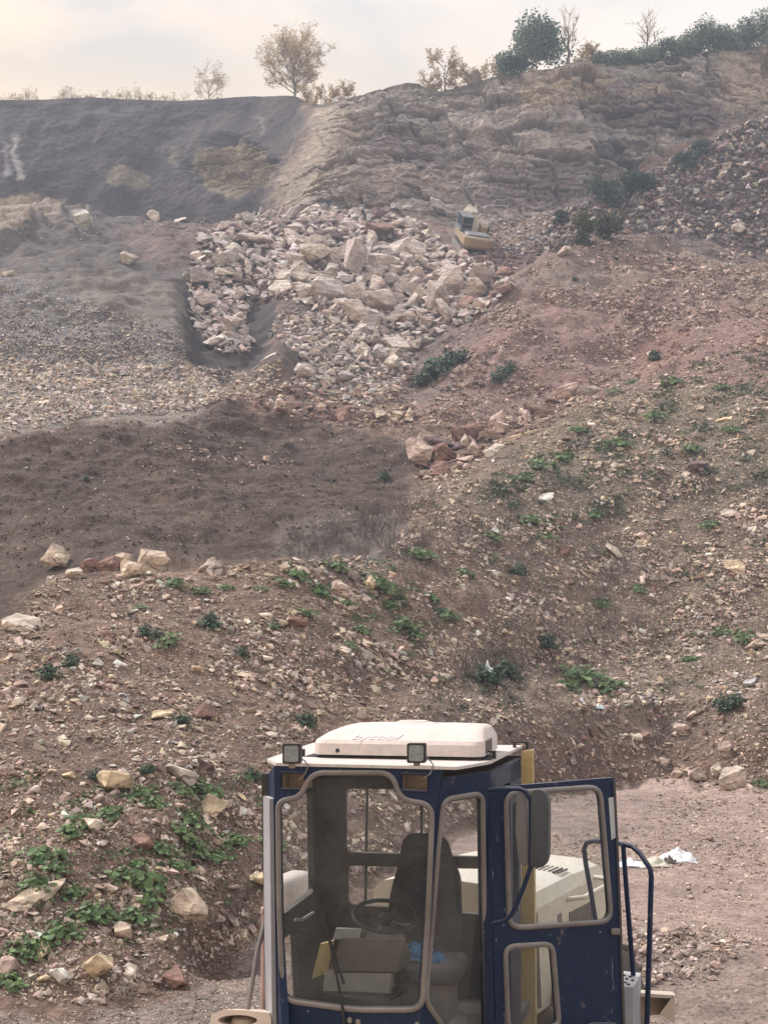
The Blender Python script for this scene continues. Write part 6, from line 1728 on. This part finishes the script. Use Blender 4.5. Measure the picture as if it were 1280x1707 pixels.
# ---- people
M_SKIN, M_CLOTH, M_HELM = plain('skin', (0.36, 0.22, 0.16), 0.6, 0.1), plain('dark_clothing', (0.030, 0.034, 0.050), 0.9, 0.3), plain('helmet_white', (0.78, 0.78, 0.75), 0.4, 0.05)
def person(loc, yaw, label, pose, helmet):
    J = dict(pelvis=(0, 0, 0.95), waist=(0, 0, 1.12), chest=(0, 0.01, 1.34), neck=(0, 0.02, 1.50), jaw=(0, -0.01, 1.58), skull=(0, 0.0, 1.68))
    H = 1.75
    J.update(pose)
    V = list(J); E = [('pelvis', 'waist'), ('waist', 'chest'), ('chest', 'neck'), ('neck', 'jaw'), ('jaw', 'skull')]
    Rd = dict(pelvis=.155, waist=.14, chest=.165, neck=.06, jaw=.075, skull=.095)
    for s, t in (('l', -1), ('r', 1)):
        L_ = {f'{s}hip': (0.10 * t, 0, 0.90), f'{s}knee': (0.11 * t, -0.03, 0.50), f'{s}ankle': (0.12 * t, 0.02, 0.09), f'{s}toe': (0.13 * t, -0.15, 0.04),
              f'{s}sh': (0.20 * t, 0.01, 1.42), f'{s}elbow': (0.25 * t, 0.03, 1.14), f'{s}wrist': (0.24 * t, -0.06, 0.90), f'{s}palm': (0.235 * t, -0.08, 0.83)}
        for q in L_:
            J.setdefault(q, L_[q])
        ch = [f'{s}hip', f'{s}knee', f'{s}ankle', f'{s}toe']; E += [('pelvis', ch[0])] + list(zip(ch, ch[1:]))
        ch = [f'{s}sh', f'{s}elbow', f'{s}wrist', f'{s}palm']; E += [('chest', ch[0])] + list(zip(ch, ch[1:]))
        Rd.update({f'{s}hip': .105, f'{s}knee': .07, f'{s}ankle': .05, f'{s}toe': .045, f'{s}sh': .075, f'{s}elbow': .052, f'{s}wrist': .036, f'{s}palm': .040})
        px_ = Vector(J[f'{s}palm'])
        for f in range(5):                               # five short finger chains rooted in the palm
            a = f'{s}f{f}a'; c = f'{s}f{f}b'
            if f < 4: J[a] = tuple(px_ + Vector((0, -0.03 + 0.02 * f, -0.05 - 0.006 * (f in (1, 2))))); J[c] = tuple(px_ + Vector((-0.012 * t, -0.035 + 0.02 * f, -0.09 - 0.008 * (f in (1, 2)))))
            else: J[a] = tuple(px_ + Vector((-0.02 * t, -0.05, -0.01))); J[c] = tuple(px_ + Vector((-0.025 * t, -0.07, -0.04)))
            E += [(f'{s}palm', a), (a, c)]; Rd[a] = .0095; Rd[c] = .0085
    V = list(J)
    me = bpy.data.meshes.new('person'); me.from_pydata([J[k] for k in V], [(V.index(a), V.index(c)) for a, c in E], [])
    o = add('person', me)
    sk = o.modifiers.new('skin', 'SKIN'); sk.use_smooth_shade = True
    for i, k in enumerate(V): me.skin_vertices[0].data[i].radius = (Rd[k], Rd[k] * (0.72 if k in ('chest', 'waist', 'pelvis') else 1.0))
    me.skin_vertices[0].data[0].use_root = True
    ss = o.modifiers.new('sub', 'SUBSURF'); ss.levels = ss.render_levels = 1
    bpy.context.view_layer.update()
    ev = bpy.data.meshes.new_from_object(o.evaluated_get(bpy.context.evaluated_depsgraph_get()))
    o.modifiers.clear(); o.data = ev
    ev.materials.clear(); ev.materials.append(M_CLOTH); ev.materials.append(M_SKIN)
    head = Vector(J['skull']); hands = [Vector(J['lpalm']), Vector(J['rpalm'])]
    for p in ev.polygons:
        c = p.center
        p.use_smooth = True
        if (c - head).length < 0.17 or any((c - h).length < 0.12 for h in hands): p.material_index = 1
    o.location = loc; o.rotation_euler = (0, 0, yaw)
    props(o, label, 'person')
    for nm_, c_, sz_ in (('nose', (0, -0.10, -0.035), (0.03, 0.04, 0.045)), ('mouth', (0, -0.092, -0.085), (0.045, 0.012, 0.008)), ('eye', (-0.038, -0.092, 0.0), (0.025, 0.012, 0.012)), ('eye', (0.038, -0.092, 0.0), (0.025, 0.012, 0.012)),
                          ('ear', (-0.095, 0.005, -0.02), (0.02, 0.045, 0.06)), ('ear', (0.095, 0.005, -0.02), (0.02, 0.045, 0.06))):
        fc = MB(); fc.box(head + Vector(c_), sz_, None, 0.003)
        fo = fc.build(nm_, M_CLOTH if nm_ == 'eye' else M_SKIN); fo.parent = o
    hm = MB()
    if helmet:
        hm.lathe([(0.15, 0.0), (0.125, 0.015), (0.122, 0.07), (0.095, 0.125), (0.05, 0.15), (0.0, 0.157)], Matrix.Translation(head + Vector((0, -0.01, 0.01))), 18)
        ho = hm.build('helmet', M_HELM, None, smooth=50)
    else:
        hm.lathe([(0.10, -0.02), (0.108, 0.03), (0.09, 0.085), (0.05, 0.112), (0.0, 0.118)], Matrix.Translation(head + Vector((0, 0.012, 0.0))), 16)
        ho = hm.build('hair', plain('hair_dark', (0.02, 0.018, 0.016), 0.8, 0.2), None, smooth=50)
    ho.parent = o
    return o
pp_, _ = spot(547, 355)
person(pp_ + Vector((0, 0, 0.0)), R(15), 'standing person in dark clothes at the foot of the rock face above the heap', {}, False)
pp2, _ = spot(606, 372)
person(pp2 + Vector((0, 0, -0.1)), R(-70), 'stooping person in dark clothes and white helmet behind the rust red boulder',
       {'waist': (0, -0.06, 1.10), 'chest': (0, -0.20, 1.28), 'neck': (0, -0.32, 1.40), 'jaw': (0, -0.38, 1.46), 'skull': (0, -0.40, 1.55), 'lsh': (-0.2, -0.24, 1.34), 'rsh': (0.2, -0.24, 1.34),
        'lelbow': (-0.24, -0.34, 1.08), 'relbow': (0.24, -0.34, 1.08), 'lwrist': (-0.18, -0.50, 0.92), 'rwrist': (0.18, -0.50, 0.92), 'lpalm': (-0.17, -0.53, 0.86), 'rpalm': (0.17, -0.53, 0.86)}, True)

# ---- litter and tyres
def cloth(name, u, v, wpx, hpx, col, seed, label, cat, group, flat=0.5, yaw=0.0):
    p, n = spot(u, v)
    g = 26
    wd = wpx * p.y / FPX; ht_ = hpx * p.y / FPX
    x, y = np.meshgrid(np.linspace(-1, 1, g), np.linspace(-1, 1, g))
    rr = np.clip(1 - (np.abs(x) ** 2.6 + np.abs(y) ** 2.6) ** 0.5, 0, 1)
    jag = 1 + 0.22 * fbm(x * 1.4 + seed, y * 1.4, x * 0 + seed, 3)
    z = ht_ * (0.25 * np.sqrt(rr) + rr * (0.55 + 0.9 * fbm(x * 1.7 + seed * 3, y * 1.7, x * 0, 2)) + 0.35 * np.abs(fbm(x * 3.1 + seed, y * 3.1, x * 0 + 2, 3)) * np.sqrt(rr))
    X = x * wd * 0.5 * jag; Yv = y * wd * flat * jag
    co, si = math.cos(yaw), math.sin(yaw)
    V = np.stack([X * co - Yv * si, X * si + Yv * co, z + 0.02], -1).reshape(-1, 3)
    i_ = np.arange(g * g).reshape(g, g)
    Fq = np.stack([i_[:-1, :-1], i_[:-1, 1:], i_[1:, 1:], i_[1:, :-1]], -1).reshape(-1, 4)
    m, t, b_ = new_mat('sacking')
    b_.inputs['Base Color'].default_value = (*col, 1); b_.inputs['Roughness'].default_value = 0.85
    o = add(name, np_mesh(name, V, Fq, m, None, True)); o.location = p
    md = o.modifiers.new('thick', 'SOLIDIFY'); md.thickness = 0.008
    props(o, label, cat, group)
    return o
g_l = 'discarded sacks lying on the yard'
cloth('discarded_sack', 1128, 1438, 62, 17, (0.66, 0.66, 0.68), 1, 'crumpled white sack at the right end of the litter on the yard', 'sack', g_l, 0.36, -0.1)
cloth('discarded_sack', 1088, 1446, 56, 11, (0.50, 0.46, 0.37), 2, 'beige sack in the middle of the litter on the yard', 'sack', g_l, 0.36, 0.2)
cloth('discarded_sack', 1052, 1446, 46, 7, (0.60, 0.64, 0.68), 3, 'bluish white flat sack behind the loader handrail', 'sack', g_l, 0.40, 0.1)
cloth('discarded_sack', 1112, 1440, 26, 11, (0.10, 0.085, 0.075), 4, 'dark brown rag between the beige and the white sack', 'rag', g_l, 0.40, 0.4)
g_p = 'plastic litter on the slope'
cloth('plastic_bag', 812, 1122, 20, 14, (0.62, 0.63, 0.66), 5, 'white plastic bag caught in the dark scrub above the roof unit', 'bag', g_p, 0.4)
cloth('plastic_bag', 838, 1128, 18, 10, (0.55, 0.53, 0.53), 6, 'grey white plastic scrap right of the white bag in the scrub', 'bag', g_p, 0.4)
cloth('plastic_bag', 960, 1174, 14, 8, (0.68, 0.74, 0.78), 7, 'small white plastic scrap on top of the cut bank, left of the bluish one', 'bag', g_p, 0.4)
cloth('plastic_bag', 994, 1182, 20, 7, (0.46, 0.52, 0.54), 8, 'bluish plastic scrap lying on the top edge of the cut bank', 'bag', g_p, 0.5)
rp = np.random.default_rng(66)
for k in range(14):                                      # pale rubble heap at the top of the bank
    u, v = 1040 + 62 * rp.uniform(), 1158 + 20 * rp.uniform()
    p, n = spot(u, v); s_w = rp.uniform(8, 20) * p.y / FPX
    bmx = hull_rock(10, 900 + k, 0.5)
    A = np.array([q.co[:] for q in bmx.verts]); bmx.verts.index_update(); Fq = [[q.index for q in f.verts] for f in bmx.faces]; bmx.free()
    o = add('concrete_shard', np_mesh('concrete_shard', A * s_w * 0.55, Fq, M_ROCK, np.tile(np.array([0.50, 0.48, 0.44]) * rp.uniform(0.8, 1.1), (len(A), 1))))
    o.location = p + Vector((0, 0, 0.04)); o.rotation_euler = (rp.normal(0, 0.4), rp.normal(0, 0.4), rp.uniform(0, 6))
    props(o, 'pale concrete shard in the small white rubble heap on top of the cut bank', 'rubble', 'pale concrete shards on the bank')
def tyre(u, v, dpx, tilt, yaw, label):
    p, n = spot(u, v); r_t = 0.5 * dpx * p.y / FPX
    M = Matrix.Translation(p + Vector((0, 0, r_t * 0.75))) @ Matrix.Rotation(yaw, 4, 'Z') @ Matrix.Rotation(R(90) - tilt, 4, 'X')
    root = empty('tyre', p, label, 'tyre')
    m_ = MB(); m_.lathe([(0.58 * r_t, -0.2 * r_t), (0.85 * r_t, -0.27 * r_t), (r_t, -0.17 * r_t), (r_t, 0.17 * r_t), (0.85 * r_t, 0.27 * r_t), (0.58 * r_t, 0.2 * r_t), (0.58 * r_t, -0.2 * r_t)], M, 28)
    m_.build('tread', M_TYRE, root, smooth=40)
    return root
t1 = tyre(1072, 384, 17, 0.2, 0.3, 'dark tyre standing on the scree behind the right hill crest')
m_ = MB(); pt = base_of(t1); m_.lathe([(0.0, 0.03), (0.12, 0.03), (0.26, 0.0)], Matrix.Translation(pt + Vector((0, -0.05, 0.33))) @ Matrix.Rotation(R(80), 4, 'X'), 18); m_.build('rim', M_GRY, t1)
pd_, _ = spot(842, 452)
dr = empty('metal_hoop', pd_, 'grey metal hoop standing half buried in the red soil below the excavator', 'hoop')
m_ = MB(); w_h = 8.5 * pd_.y / FPX
m_.tube([pd_ + Vector((w_h * math.cos(a), 0, w_h * 1.7 * math.sin(a) - 0.05)) for a in [math.pi * k / 14 for k in range(15)]], 0.075, 8)
m_.build('hoop', M_STEEL, dr, smooth=50)
# ------------------------------------------------------------------ the haze in the quarry air
hzm = bpy.data.materials.new('haze_air')
hzm.use_nodes = True
ht = hzm.node_tree
for n in list(ht.nodes):
    if n.type != 'OUTPUT_MATERIAL': ht.nodes.remove(n)
pv = N(ht, 'ShaderNodeVolumePrincipled')
pv.inputs['Color'].default_value = (0.70, 0.81, 1.0, 1)
pv.inputs['Density'].default_value = 0.0010
pv.inputs['Anisotropy'].default_value = 0.1
L(ht, pv.outputs[0], ht.nodes['Material Output'].inputs['Volume'])
b = MB()
b.box((0, 90, 45), (290, 246, 96.2))
hz_o = b.build('haze', hzm)
props(hz_o, kind='stuff')
hz_o.display_type = 'WIRE'
